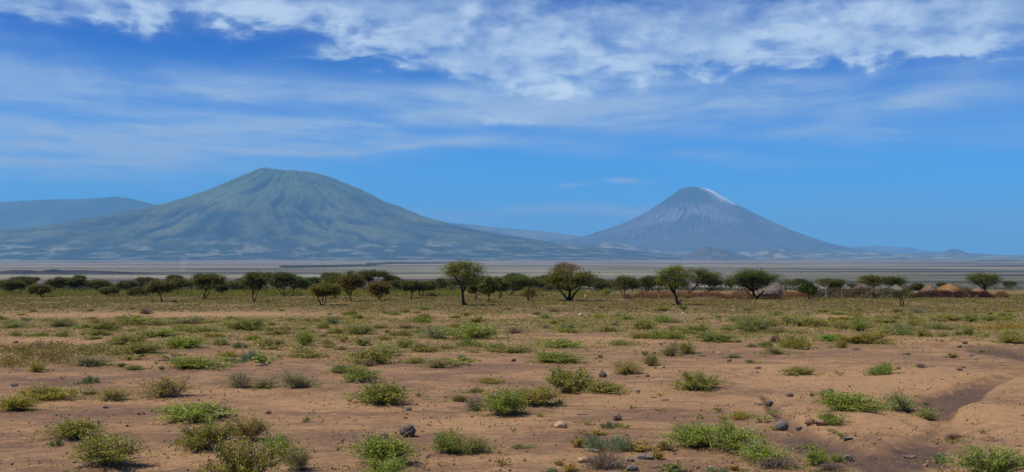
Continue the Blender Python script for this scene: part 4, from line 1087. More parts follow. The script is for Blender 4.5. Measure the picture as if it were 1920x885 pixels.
# ================================================================== stones: x, foot y, w, h, kind, label
STONES = [
 (763, 820, 31, 28, 'basalt', 'round dark boulder with a split front, centre foreground'),
 (719, 822, 18, 12, 'red', 'small reddish broken stone left of the round dark boulder'),
 (1052, 803, 24, 16, 'pale', 'pale tan rough rock, the only light one in the foreground'),
 (1158, 789, 16, 15, 'basalt', 'upright dark block stone right of the pale tan rock'),
 (1130, 708, 16, 18, 'basalt', 'pointed dark stone standing at the edge of the broad shrub'),
 (1214, 707, 8, 6, 'basalt', 'small dark cube-like stone right of the yellowish two-topped shrub'),
 (1195, 707, 8, 4, 'red', 'tiny reddish stone in front of the yellowish two-topped shrub'),
 (1303, 732, 12, 9, 'basalt', 'dark stone at the foot of the round shrub on its pale mound'),
 (1197, 736, 8, 6, 'blue', 'small grey stone alone between broad shrub and mound shrub'),
 (1444, 763, 16, 15, 'blue', 'grey square stone above the narrow rill'),
 (1425, 759, 12, 4, 'basalt', 'flat dark stone touching the left of the grey square stone'),
 (1482, 744, 13, 9, 'basalt', 'rounded dark stone behind the narrow rill'),
 (1468, 808, 25, 22, 'blue', 'big smooth blue-grey stone at the left end of the stone row'),
 (1499, 810, 14, 11, 'grey', 'small grey stone in the stone row beside the big blue-grey one'),
 (1520, 813, 20, 14, 'brown', 'brown square stone in the middle of the stone row'),
 (1541, 816, 25, 14, 'red', 'reddish lumpy stone in the stone row below the bank'),
 (1559, 818, 12, 10, 'pale', 'pale broken stone at the right end of the stone row'),
 (1592, 823, 21, 7, 'blue', 'flat blue-grey stone lying right of the stone row'),
 (1591, 865, 19, 14, 'grey', 'angular grey stone with sharp shadow on the dark silt'),
 (1706, 859, 24, 8, 'basalt', 'low dark stone half sunk in the dark silt'),
 (25, 724, 14, 8, 'blue', 'blue-grey stone alone near the left edge'),
 (196, 766, 12, 7, 'blue', 'small blue-grey stone between yellow mat and spreading shrub'),
 (262, 778, 17, 9, 'brown', 'brown clod left of the wide bright green shrub'),
 (285, 772, 6, 5, 'brown', 'tiny brown clod right beside the larger brown clod'),
 (503, 776, 12, 8, 'brown', 'rust-brown clod with a tail, right of the wide bright green shrub'),
 (442, 781, 7, 6, 'brown', 'tiny dark clod just right of the grey-green wisp'),
 (766, 770, 13, 9, 'grey', 'dark grey stone with twigs beside it, above the round boulder'),
 (641, 828, 6, 5, 'brown', 'tiny brown clod beside a thin upright sprig'),
 (963, 678, 9, 7, 'basalt', 'small round dark stone on open ground at centre'),
 (1092, 778, 22, 5, 'grey', 'flat grey slab left of the upright dark block'),
 (1246, 751, 17, 5, 'red', 'flat reddish slab above the flat grass, right of centre'),
 (1226, 746, 12, 4, 'grey', 'thin grey slab beside the flat reddish slab'),
 (1212, 862, 32, 13, 'blue', 'broad blue-grey flat rock under the yellowing plant'),
 (1182, 866, 16, 10, 'grey', 'grey-brown stone right of the dry thorn shrub'),
 (1187, 884, 24, 14, 'blue', 'bluish rock cut by the bottom edge right of the thorn shrub'),
 (1153, 892, 46, 12, 'grey', 'wide grey-brown rock at the bottom edge under the thorn shrub'),
 (1230, 878, 18, 7, 'blue', 'small sunken bluish rock below the broad flat rock'),
 (1096, 868, 26, 14, 'pale', 'pale tan lump left of the dry thorn shrub'),
 (1333, 878, 10, 6, 'pale', 'small pale clod below the sprawling shrub'),
 (1607, 656, 14, 5, 'basalt', 'flat dark stone on tan ground below the wide brown-green shrub'),
 (1702, 665, 16, 5, 'basalt', 'long flat dark stone, farther right on the tan ground'),
 (1810, 645, 10, 7, 'basalt', 'upper of two dark round stones near the right edge'),
 (1800, 652, 8, 6, 'brown', 'lower, browner of two round stones near the right edge'),
 (1820, 668, 17, 5, 'grey', 'flat grey stone before the dark soil patch'),
 (1757, 638, 6, 3, 'basalt', 'left one of two tiny dark stones behind the tan rise'),
 (1767, 640, 8, 3, 'basalt', 'right one of two tiny dark stones behind the tan rise'),
 (1800, 695, 11, 6, 'basalt', 'dark stone with a smaller one behind it on the right rise'),
 (1807, 690, 7, 4, 'basalt', 'small stone behind the dark one on the right rise'),
 (1685, 692, 10, 5, 'basalt', 'dark stone just right of the thick grassy tuft'),
 (1685, 701, 8, 4, 'grey', 'small grey stone under the dark one by the grassy tuft'),
 (1227, 664, 8, 5, 'basalt', 'small dark stone left of the two upright shrubs'),
 (1229, 691, 6, 4, 'brown', 'tiny brown stone below the green shrub with dry stems'),
 (1245, 690, 5, 4, 'basalt', 'tiny dark stone right of the tiny brown one'),
 (1368, 678, 10, 6, 'blue', 'small blue-grey stone on bare ground below the biggest shrub group'),
 (1513, 656, 10, 5, 'blue', 'small bluish stone right of the pale tufted shrub'),
 (1239, 647, 7, 5, 'blue', 'bluish stone at the foot of a dull shrub right of centre'),
 (1348, 662, 12, 3, 'pale', 'bleached stick-like stone on the bare ground'),
 (1090, 592, 11, 5, 'white', 'whitish rock, largest of the pale rocks before the acacias'),
 (1064, 591, 8, 4, 'pale', 'pale rock left of the largest whitish rock'),
 (1105, 591, 5, 3, 'brown', 'small dark rock right of the largest whitish rock'),
 (1253, 587, 5, 3, 'white', 'small white rock below the lone acacia'),
 (1281, 588, 6, 2.5, 'white', 'small flat white rock right of the first below the lone acacia'),
 (1375, 583, 8, 3, 'white', 'flat white rock below the big spreading acacia'),
 (869, 593, 3, 3, 'white', 'tiny white rock below the tall airy acacia'),
 (1421, 700, 5, 4, 'red', 'tiny red-brown stone on tan ground left of the low shrub'),
 (1459, 829, 5, 4, 'red', 'tiny reddish stone on the slope under the blue-grey stone'),
 (955, 640, 8, 3, 'basalt', 'thin dark stone right of the large soft green shrub'),
 (249, 622, 8, 3, 'basalt', 'thin dark stone between shrubs, left, under the tan band'),
 (183, 626, 14, 4, 'basalt', 'flat dark stone among small shrubs on the left'),
 (28, 643, 10, 5, 'basalt', 'dark flat stone behind the creeper carpet'),
 (123, 623, 6, 4, 'basalt', 'small dark stone behind the creeper carpet'),
]
# ================================================================== stones
def stone_mat(name, a, b):
    m, t = new_mat(name)
    pos = t.node('ShaderNodeTexCoord').outputs['Object']
    n = t.noise(pos, 14, 6, .65); n2 = t.noise(pos, 60, 3, .7)
    c = t.mix(t.step(n, .35, .68), a, b)
    c = t.mix(t.step(n2, .62, .75, 0, .5), c, tuple(min(1, v * 1.7) for v in b))
    nz = t.xyz(t.node('ShaderNodeNewGeometry').outputs['Normal'])[2]
    c = t.mix(t.math('MULTIPLY', t.step(nz, .2, .95, 0, .55), t.step(n, .35, .6)), c, (0.30, 0.19, 0.11))   # settled dust
    bp = t.node('ShaderNodeBump'); bp.inputs['Strength'].default_value = .8; bp.inputs['Distance'].default_value = .03
    t.l.new(t.math('ADD', n, t.math('MULTIPLY', n2, .4)), bp.inputs['Height'])
    out(t, principled(t, c, .85, bp.outputs[0], .25).outputs[0]); return m
M_ST = {'basalt': stone_mat('basalt', (0.075, 0.055, 0.042), (0.170, 0.125, 0.095)), 'blue': stone_mat('blue_grey_stone', (0.085, 0.080, 0.080), (0.170, 0.158, 0.152)),
        'grey': stone_mat('grey_stone', (0.115, 0.095, 0.082), (0.22, 0.185, 0.155)), 'brown': stone_mat('brown_clod', (0.13, 0.075, 0.040), (0.25, 0.155, 0.085)),
        'red': stone_mat('reddish_stone', (0.17, 0.095, 0.072), (0.31, 0.185, 0.135)), 'pale': stone_mat('pale_stone', (0.36, 0.245, 0.135), (0.58, 0.42, 0.25)), 'white': stone_mat('whitish_stone', (0.45, 0.38, 0.30), (0.7, 0.62, 0.52))}
def build_stone(i, x, y, w, h, kind, label):
    r = np.random.default_rng(500 + i)
    bm = bmesh.new(); bmesh.ops.create_icosphere(bm, subdivisions=4, radius=1)
    planes = [(Vector(v).normalized(), r.uniform(.62, .90)) for v in r.normal(size=(11, 3))]
    if label.startswith(('round', 'big smooth')): planes = [(p, d + .18) for p, d in planes]
    off = r.uniform(0, 50, 3)
    for v in bm.verts:
        for p, d in planes:
            e = v.co.dot(p) - d
            if e > 0: v.co -= p * e * .93
        n = float(perlin(v.co.x * 2.2 + off[0] + v.co.z, v.co.y * 2.2 + off[1], 3)) * .07 + float(perlin(v.co.x * 6 + off[1], v.co.z * 6 + v.co.y * 3 + off[2], 4)) * .03
        v.co *= 1 + n
        if label.startswith('round dark boulder'):      # the split across its front
            q = v.co.x * .5 - v.co.z * .8 + .05
            v.co *= 1 - .13 * math.exp(-(q / .07) ** 2)
    if label.startswith('pointed'):
        for v in bm.verts:
            f = max(0, v.co.z + .3); v.co.x *= max(.15, 1 - .62 * f); v.co.y *= max(.2, 1 - .5 * f); v.co.z *= 1.15
    xs = [v.co.x for v in bm.verts]; zs = [v.co.z for v in bm.verts]
    g = ground_at(x, y); m = g.y / F
    el = (CAMZ - g.z) / g.y
    W, H = w * m, h * m
    Dp = W * (.8 if h > w * .5 else .7)
    Hv = max(.35 * H, H - Dp * el * .9) / .84                       # a sixth of it is sunk in the soil
    sx = W / (max(xs) - min(xs)); sz = Hv / (max(zs) - min(zs))
    for v in bm.verts: v.co = Vector((v.co.x * sx, v.co.y * Dp / 2, (v.co.z - min(zs)) * sz - Hv * .16))
    me = bpy.data.meshes.new('stone_mesh'); bm.to_mesh(me); bm.free()
    me.polygons.foreach_set('use_smooth', np.ones(len(me.polygons), bool))
    o = link('clod' if 'clod' in label else 'stone', me, M_ST[kind], None, g + Vector((0, Dp * .35, 0)))
    o.location.z = gz(o.location.x, o.location.y)
    tag(o, label, 'clod' if 'clod' in label else 'stone')

# ================================================================== huts
def thatch_mat(name, a, b):
    m, t = new_mat(name)
    g = t.node('ShaderNodeNewGeometry'); pos = t.node('ShaderNodeTexCoord').outputs['Object']
    n = t.noise(pos, 3.0, 6, .75)
    c = t.mix(t.math('ADD', t.math('MULTIPLY', g.outputs['Random Per Island'], .6), t.math('MULTIPLY', n, .4)), a, b)
    out(t, principled(t, c, .95, None, .05).outputs[0]); return m
M_TH = {'grey': thatch_mat('weathered_thatch', (0.10, 0.078, 0.064), (0.38, 0.31, 0.25)), 'orange': thatch_mat('orange_thatch', (0.12, 0.062, 0.030), (0.50, 0.27, 0.115)), 'brown': thatch_mat('brown_thatch', (0.10, 0.062, 0.044), (0.37, 0.24, 0.155))}
M_WALL = bark_mat('mud_and_stick_wall', (0.15, 0.085, 0.065), (0.27, 0.165, 0.13), 4)
def build_hut(cx, base, left, right, top, eave, kind, label, round_=.5, seed=0):
    r = np.random.default_rng(900 + seed)
    g = ground_at(cx, base); m = g.y / F
    Rr = (right - left) / 2 * m; cxm = ((left + right) / 2 - cx) * m
    H = z_at(cx, top, g.y) - g.z; E = z_at(cx, eave, g.y) - g.z
    root = bpy.data.objects.new('thatched_hut', None); col.objects.link(root); root.location = g
    # wall: a ring of upright sticks daubed with mud
    b = MB(); n = 72; Rw = Rr * .93
    th = np.arange(n) / n * 2 * np.pi
    rad = Rw * (1 + .012 * r.normal(size=n))
    zs = np.array([-.2, E * .5, E + .12])
    V = np.stack([np.stack([cxm + np.cos(th) * rad, np.sin(th) * rad, np.full(n, z)], 1) for z in zs]).reshape(-1, 3)
    i = np.arange(2)[:, None] * n; j = np.arange(n)[None, :]; j2 = (j + 1) % n
    b.add(V, np.stack([i + j, i + j2, i + n + j2, i + n + j], -1).reshape(-1, 4))
    for k in range(90):
        a = r.uniform(0, 6.28); q = Rw * 1.01
        b.tube([[cxm + math.cos(a) * q, math.sin(a) * q, -.1], [cxm + math.cos(a + .01) * q, math.sin(a + .01) * q, E + .05]], [.03, .025], 4)
    link('wall', b.mesh('hut_wall', [M_WALL]), None, root)
    # roof: domed cone shaggy with straw
    b = MB(); nr, nt = 14, 48
    Re = Rr * 1.0
    def prof(q): return E - .08 + (H - E) * (round_ * math.sqrt(max(0, 1 - q ** 2.2)) + (1 - round_) * (1 - q))
    V = []
    for ri in range(nr + 1):
        q = ri / nr
        for ti in range(nt):
            a = ti / nt * 2 * math.pi; e = 1 + .03 * r.normal() * q
            V.append((cxm + math.cos(a) * Re * q * e, math.sin(a) * Re * q * e, prof(q) + r.normal() * .03))
    i = np.arange(nr)[:, None] * nt; j = np.arange(nt)[None, :]; j2 = (j + 1) % nt
    b.add(V, np.stack([i + j, i + j2, i + nt + j2, i + nt + j], -1).reshape(-1, 4))
    ns = 2200
    q = np.sqrt(r.uniform(.0, 1.04, ns)); a = r.uniform(0, 6.283, ns)
    zq = np.array([prof(min(v, 1.0)) for v in q]) + .05
    C = np.stack([cxm + np.cos(a) * Re * q, np.sin(a) * Re * q, zq], 1)
    D = np.stack([np.cos(a), np.sin(a), -.35 - q * .7], 1) + r.normal(size=(ns, 3)) * .22
    N = np.stack([np.cos(a) * .5, np.sin(a) * .5, np.ones(ns)], 1)
    b.leaves(C, D, N, r.uniform(.25, .55, ns), .09, fold=.3)
    link('roof', b.mesh('hut_roof', [M_TH[kind]]), None, root)
    tag(root, label, 'hut', 'thatched huts of the homestead')

# ================================================================== brush fences and heaps
def build_brush(x0, x1, top, base, mat, label, tint=(1, 1, 1), name='brush_fence', pale=0, seed=0, depth=1.0, dens=1.0, heap=False, cat='fence', stick_tint=(.8, .6, .5)):
    r = np.random.default_rng(700 + seed)
    gx = ground_at((x0 + x1) / 2, base); m = gx.y / F
    X0, X1 = (x0 - 960) * m, (x1 - 960) * m; L = X1 - X0; y0 = gx.y
    H = (z_at((x0 + x1) / 2, top, y0) - gx.z) * (1.0 if heap else 1.2)
    root = bpy.data.objects.new(name, None); col.objects.link(root); root.location = ((X0 + X1) / 2, y0, gz((X0 + X1) / 2, y0))
    ox, oz = root.location.x, root.location.z
    br, lv, pl = MB(), MB(), MB()
    def hh(s):
        e = min(1, (s + .02) * 9, (1.02 - s) * 9) if not heap else math.sin(max(.02, min(.98, s)) * math.pi) ** .55
        return H * e * (.82 + .25 * float(perlin(s * L * .5 + seed, 3.3, 5)) + .12 * float(perlin(s * L * 1.7, 8.3, 6)))
    def pt(s, d, z): return [X0 + s * L - ox, d, z]
    ns = int(L * 34 * dens)
    for k in range(ns):
        s = r.uniform(0, 1); d = r.normal() * depth * .35; h = hh(s)
        z = r.uniform(0, h * .9); a = r.uniform(0, 6.28); ln = r.uniform(.3, .8)
        v = np.array([math.cos(a), math.sin(a) * .5, r.uniform(-.2, .9)]); v = v / np.linalg.norm(v) * ln
        p = np.array(pt(s, d, z)); q = p + v; q[2] = min(q[2], h * 1.12)
        br.tube([p, (p + q) / 2 + r.normal(size=3) * .05, q], [.022, .016, .007], 3)
    n = int(L * 420 * dens)
    s = r.uniform(0, 1, n); hs = np.array([hh(v) for v in s]); z = hs * r.uniform(.02, 1, n) ** .7
    C = np.stack([X0 + s * L - ox + r.normal(size=n) * .06, r.normal(size=n) * depth * .42 * (1.15 - .6 * z / H), z], 1)
    Dv = r.normal(size=(n, 3)); Nv = r.normal(size=(n, 3)); Nv[:, 2] += .6
    lv.leaves(C, Dv, Nv, r.uniform(.07, .17, n), .06)
    for V_, F_ in ((np.concatenate(br.V), np.concatenate(br.F)),): lv.add(V_, F_, 1)
    c = link('brush', lv.mesh('brush_mesh', [mat, M_STICK]), None, root); c.color = (*tint, 1)
    for k in range(pale):
        s_ = r.uniform(.04, .96); h = hh(s_); dx = r.uniform(-.75, .75)
        p = np.array(pt(s_, -depth * .55, r.uniform(0, .15))); q = p + np.array([dx, -.05, h * r.uniform(.28, .62)])
        pl.tube([p, (p + q) / 2 + np.array([r.normal() * .1, -.05, .05]), q], [.032, .028, .012], 4)
        if r.uniform() < .7:
            mid = (p + q) / 2; e = mid + np.array([-dx * .5, -.02, h * .3]); pl.tube([mid, e], [.024, .01], 4)
    if pale: link('pale_branches', pl.mesh('bleached_branches', [M_PALE]), None, root)
    tag(root, label, cat)

def dead_wood(pts_list, base_px, rad, mat, name, label, cat, dist=None):
    g = ground_at(*base_px) if not dist else Vector(((base_px[0] - 960) / F * dist, dist, gz((base_px[0] - 960) / F * dist, dist)))
    m = g.y / F; b = MB()
    for pts, r0, r1 in pts_list:
        P = np.array([((x - base_px[0]) * m, R(-.05, .05), z_at(base_px[0], y, g.y) - g.z) for x, y in pts])
        if pts[0][1] >= base_px[1] - 1: P[0, 2] = -.1
        b.tube(P, np.linspace(r0, r1, len(P)), 6)
    o = link(name, b.mesh(name + '_mesh', [mat], True), None, None, g); o.color = (1, 1, 1, 1)
    tag(o, label, cat)

# ================================================================== everything that stands on the ground
def build_trees():
    T = {}
    U = put_tree
    G1, G2, G3, G4 = (1, 1, 1), (1.25, 1.18, .9), (.75, .85, .8), (1.25, .95, .75)
    T['a'] = U((303, 566), 526, 273, 322, 'umbrella', 'small umbrella acacia with single leaning trunk, nearest on the left', G1, 1, group='acacia trees of the front row')
    T['b'] = U((382, 560), 513, 361, 421, 'layered', 'broad two-tiered acacia right of the small umbrella acacia', G1, 2, extra_trunks=[[(384, 560), (392, 548), (402, 536)]], group='acacia trees of the front row')
    T['c'] = U((475, 566), 513, 456, 493, 'vase', 'slim acacia with forked trunk, first of the dense clump left of centre', G1, 3, extra_trunks=[[(476, 566), (481, 556), (484, 545)]])
    T['d'] = U((500, 553), 511, 479, 520, 'umbrella', 'light-crowned acacia standing behind the slim forked one', G1, 4)
    T['e'] = U((533, 555), 512, 509, 553, 'layered', 'dark dense acacia with V-shaped trunk in the clump left of centre', G3, 5, extra_trunks=[[(535, 555), (545, 545), (552, 536)], [(531, 555), (524, 545), (518, 537)]])
    T['f'] = U((549, 554), 518, 534, 571, 'layered', 'dark flat-topped acacia at the right end of that clump', G3, 6)
    T['g'] = U((605, 572), 532, 585, 634, 'umbrella', 'low twin-stemmed acacia standing forward of the others', G2, 7, trunk=[(603, 572), (597, 562), (593, 553)], extra_trunks=[[(608, 572), (611, 561), (608, 552)], [(605, 566), (606, 558), (602, 552)]])
    T['h'] = U((659, 565), 509, 634, 678, 'round', 'tall rounded brownish acacia left of centre, trunk curved', (1.2, .98, .75), 8, extra_trunks=[[(655, 553), (648, 545), (645, 537)]])
    T['i'] = U((690, 550), 508, 671, 733, 'custom', 'wide dark flat-topped acacia with many upright limbs', G3, 9, blobs=[(690, 515, 19, 6), (712, 515, 18, 5), (727, 522, 10, 4), (684, 524, 12, 5)], extra_trunks=[[(688, 550), (680, 540), (676, 530)], [(690, 550), (698, 538), (706, 528)], [(692, 550), (686, 536), (684, 526)]])
    T['j'] = U((711, 563), 525, 691, 731, 'bush', 'short brown-tinged acacia with two stout dark trunks', (1.15, .9, .7), 10, extra_trunks=[[(714, 563), (717, 552), (714, 543)], [(709, 560), (706, 553), (700, 548)]])
    T['k'] = U((631, 560), 519, 603, 642, 'round', 'acacia half hidden between the twin-stemmed and the rounded one', G1, 11, extra_trunks=[[(630, 560), (627, 550), (624, 543)]])
    T['l'] = U((772, 560), 527, 754, 792, 'umbrella', 'small dark umbrella acacia on open grass, left of the tall airy acacia', G3, 12)
    T['m'] = U((791, 556), 528, 780, 817, 'umbrella', 'small spreading acacia just right of the small dark umbrella one', G1, 13, extra_trunks=[[(788, 556), (786, 548), (783, 540)]])
    T['n'] = U((870, 573), 489, 824, 905, 'custom', 'tall airy yellow-green acacia, the highest tree, with straight trunk', (1.45, 1.55, 1.2), 14, twiggy=60, leaf=.14, leaves=13000, density=2.0, r0=.15,
               blobs=[(865, 499, 22, 8), (846, 504, 20, 8), (884, 503, 18, 9), (896, 514, 10, 9), (866, 515, 27, 10), (876, 530, 22, 11), (846, 529, 14, 4)], trunk=[(869, 573), (868, 556), (867, 543), (863, 534)], extra_trunks=[[(868, 546), (876, 533), (882, 522)], [(874, 573), (873, 567)]])
    T['o'] = U((891, 563), 517, 878, 909, 'bush', 'dark-trunked bushy acacia right behind the tall airy one', G1, 15)
    T['p'] = U((918, 567), 520, 900, 932, 'round', 'rounded green acacia on a thin stem, right of the tall airy one', (1.0, 1.15, .8), 16)
    T['q'] = U((937, 560), 519, 921, 953, 'round', 'acacia with slanting twin stems behind the rounded green one', G1, 17, extra_trunks=[[(938, 560), (942, 550), (941, 543)]])
    T['r'] = U((954, 555), 520, 942, 1013, 'custom', 'wide low-crowned deep green acacia at centre', (.8, 1.05, .75), 18, blobs=[(975, 527, 28, 7), (957, 533, 18, 8), (1000, 529, 14, 8), (985, 537, 22, 5)])
    T['s'] = U((962, 546), 513, 946, 987, 'umbrella', 'flat dark crown rising above the wide low-crowned acacia', (.7, .8, .75), 19, d_override=225)
    T['t'] = U((991, 564), 538, 977, 1004, 'bush', 'small thin greyish acacia with two slender stems, centre', (1.35, 1.2, 1.1), 20, leaves=1300, twiggy=60, extra_trunks=[[(996, 564), (999, 555), (1003, 545)]])
    T['u'] = U((1068, 564), 492, 1028, 1112, 'custom', 'big spreading acacia with russet bare top, right of centre', (1.15, 1.15, .85), 21, r0=.20, leaves=14000, density=1.9,
               blobs=[(1070, 520, 36, 9), (1094, 519, 20, 7), (1048, 526, 20, 9), (1066, 533, 34, 10), (1085, 530, 22, 8), (1034, 529, 10, 9), (1058, 513, 22, 7)], extra_trunks=[[(1067, 563), (1057, 552), (1048, 543)], [(1069, 563), (1078, 550), (1088, 540)]])
    T['u2'] = U((1060, 548), 491, 1030, 1086, 'custom', 'sparse russet acacia crown showing above the big spreading one', (1.5, .85, .75), 22, d_override=205, leaves=2600, twiggy=160, blobs=[(1060, 500, 18, 8), (1044, 509, 12, 6), (1076, 505, 10, 7)])
    T['v'] = U((1171, 553), 517, 1149, 1196, 'round', 'olive acacia left of the reddish brush fence', G1, 23, extra_trunks=[[(1168, 553), (1164, 545), (1160, 537)]])
    T['v2'] = U((1128, 549), 526, 1112, 1148, 'round', 'dim grey-green acacia between russet-topped and olive ones', (.75, .8, .75), 24)
    T['w'] = U((1270, 572), 499, 1233, 1290, 'custom', 'lone light green acacia with a sawn stump at its foot', (1.35, 1.48, 1.0), 25, r0=.13, leaves=11000, density=1.9, twiggy=50, leaf=.14,
               blobs=[(1268, 506, 20, 6), (1254, 514, 20, 9), (1278, 520, 18, 10), (1246, 527, 13, 9), (1266, 533, 24, 9)], trunk=[(1272, 572), (1268, 560), (1266, 549), (1266, 541)], extra_trunks=[[(1267, 552), (1260, 545), (1254, 538)]])
    T['x'] = U((1291, 551), 504, 1280, 1353, 'custom', 'wide flat-topped acacia on a slanting trunk right of the lone one', G1, 26, r0=.17, leaves=6400, density=1.3,
               blobs=[(1305, 512, 22, 8), (1328, 516, 22, 7), (1344, 521, 10, 3.5), (1300, 524, 16, 6), (1318, 527, 14, 5)], trunk=[(1290, 551), (1296, 546), (1304, 538), (1310, 530)], extra_trunks=[[(1291, 550), (1290, 542), (1289, 534)]])
    T['y'] = U((1416, 561), 507, 1365, 1460, 'custom', 'big dark green acacia spreading beside the large grey hut', (.80, 1.05, .78), 27, r0=.22, leaves=14000, density=1.9,
               blobs=[(1405, 516, 30, 8), (1385, 522, 20, 8), (1425, 524, 26, 10), (1449, 521, 12, 4), (1412, 534, 28, 10), (1390, 531, 14, 5)], trunk=[(1415, 561), (1415, 555), (1413, 548), (1412, 543)], extra_trunks=[[(1414, 560), (1405, 550), (1396, 540)], [(1417, 560), (1426, 552), (1432, 545)]])
    T['z'] = U((1471, 549), 523, 1458, 1494, 'umbrella', 'thin-limbed acacia right behind the large grey hut', G1, 28, leaves=1700)
    T['aa'] = U((1517, 563), 530, 1498, 1530, 'round', 'small deep green tree between the orange brush and the branch fence', (.55, .82, .50), 29, cat='tree')
    T['ab'] = U((1566, 548), 524, 1533, 1585, 'layered', 'broad dark acacia behind the branch fence, by the white dead tree', (.85, .9, .8), 30)
    T['ac'] = U((1640, 550), 517, 1612, 1655, 'layered', 'yellow-green acacia above the homestead, left of a joined pair', (1.2, 1.12, .8), 31)
    T['ad'] = U((1672, 549), 520, 1648, 1697, 'layered', 'darker acacia of the joined pair above the homestead', (.75, .85, .75), 32)
    T['ae'] = U((1724, 550), 533, 1710, 1732, 'umbrella', 'small dark umbrella tree left of the brown pointed hut', G3, 33)
    T['af'] = U((1847, 553), 513, 1815, 1881, 'custom', 'big umbrella acacia standing over the last hut on the right', (.9, 1.0, .8), 34, r0=.17, leaves=6600, density=1.4, blobs=[(1846, 520, 26, 7), (1828, 524, 14, 4), (1866, 525, 14, 7), (1850, 531, 22, 7)])
    T['ag'] = U((20, 552), 527, -2, 47, 'layered', 'wide low umbrella acacia at the left edge', G3, 35, extra_trunks=[[(37, 550), (42, 542), (45, 536)]])
    T['ah'] = U((78, 557), 531, 56, 92, 'bush', 'thick rounded bush-like acacia, dark, near the left edge', (.95, .9, .75), 36)
    T['ai'] = U((99, 549), 522, 88, 132, 'layered', 'tall acacia behind the thick rounded one near the left edge', G3, 37)
    T['aj'] = U((181, 549), 526, 161, 204, 'layered', 'spreading acacia alone in the green undergrowth, left', G1, 38)
    T['ak'] = U((204, 556), 540, 190, 219, 'umbrella', 'small low forked acacia in front of the spreading one', G3, 39, extra_trunks=[[(203, 556), (197, 549), (193, 545)]])
    T['al'] = U((228, 547), 530, 215, 242, 'bush', 'round dark acacia behind the undergrowth, left', (.7, .75, .75), 40)
    T['am'] = U((259, 555), 541, 244, 275, 'bush', 'low dark thorny bush tree left of the small umbrella acacia', (.6, .62, .6), 41)
    T['an'] = U((334, 553), 523, 314, 351, 'umbrella', 'flat-topped acacia between the small umbrella and the two-tiered one', G1, 42)
    T['ao'] = U((360, 549), 525, 349, 370, 'umbrella', 'dim acacia peeping behind the two-tiered one', (.75, .8, .8), 43)
    T['ap'] = U((416, 553), 530, 405, 426, 'bush', 'small fan-limbed acacia right of the two-tiered one', G3, 44)
    T['aq'] = U((437, 548), 528, 421, 451, 'umbrella', 'olive acacia left of the slim forked one', G1, 45)
    # trees farther back: copies of the above
    pool = ['a', 'b', 'l', 'e', 'aj', 'v', 'an', 'ai']
    back = [(8, 330), (62, 260), (118, 250), (150, 300), (248, 320), (286, 270), (318, 300), (400, 280), (455, 290), (585, 245), (600, 300), (650, 260), (668, 300), (742, 250), (748, 330), (815, 300), (845, 280), (905, 260), (930, 300),
            (1012, 255), (1020, 320), (1105, 290), (1118, 240), (1150, 320), (1205, 240), (1222, 260), (1240, 250), (1330, 235), (1342, 260), (1370, 250), (1500, 300), (1600, 330), (1765, 320), (1890, 420), (25, 400), (205, 420), (700, 420),
            (40, 225), (140, 215), (155, 240), (240, 230), (270, 235), (296, 225), (330, 230), (440, 215), (458, 235), (520, 230), (575, 225), (590, 215), (618, 230), (645, 225), (735, 225), (750, 215), (828, 235), (905, 230), (945, 235), (1000, 225), (1030, 235), (1045, 230), (1120, 225), (1185, 230), (1215, 220), (1235, 230)]
    names = {8: 'the wide low umbrella acacia at the left edge', 62: 'the thick rounded acacia'}
    rr = np.random.default_rng(77)
    allt = [(o.location.x / o.location.y * F + 960, o) for o in T.values()]
    SHORT = {'a': 'small umbrella acacia', 'b': 'broad two-tiered acacia', 'c': 'slim forked acacia', 'e': 'dense V-trunked acacia', 'g': 'low twin-stemmed acacia', 'h': 'rounded brownish acacia', 'i': 'many-limbed flat acacia', 'j': 'short brown-tinged acacia',
             'l': 'small dark umbrella acacia', 'n': 'tall airy acacia', 'p': 'rounded green acacia', 'r': 'wide low-crowned acacia', 'u': 'russet-topped acacia', 'v': 'olive acacia', 'w': 'lone acacia with stump', 'x': 'slanting-trunk acacia', 'y': 'big dark acacia by the hut',
             'aa': 'small deep green tree', 'ab': 'broad dark acacia by the dead tree', 'ac': 'yellow-green acacia', 'ae': 'small umbrella tree by the brown hut', 'af': 'umbrella acacia over the last hut', 'ag': 'left-edge acacia', 'aj': 'spreading acacia in undergrowth', 'an': 'flat-topped acacia beside the two-tiered one', 'aq': 'olive acacia by the slim forked one'}
    used = {}
    for i, (px, dist) in enumerate(back):
        src = T[pool[i % len(pool)]]
        key = min(SHORT, key=lambda k: abs(T[k].location.x / T[k].location.y * F + 960 - px))
        off = px - (T[key].location.x / T[key].location.y * F + 960)
        rel = 'behind and right of' if off > 6 else 'behind and left of' if off < -6 else 'straight behind'
        lab = 'distant dim acacia ' + rel + ' the ' + SHORT[key]
        used[lab] = used.get(lab, 0) + 1
        if used[lab] > 1: lab = lab.replace('distant dim acacia', ['second distant dim acacia', 'third distant dim acacia', 'fourth distant dim acacia', 'fifth distant dim acacia', 'sixth distant dim acacia', 'seventh distant dim acacia'][used[lab] - 2])
        hb = (src.children[1].dimensions.z if src.children else 4)
        s = R(.85, 1.15)
        copy_tree(src, px, 0, s, s * R(.8, 1.0), R(0, 6.28), lab, (R(.55, .8), R(.65, .85), R(.7, .95)), 'acacias farther back', dist)

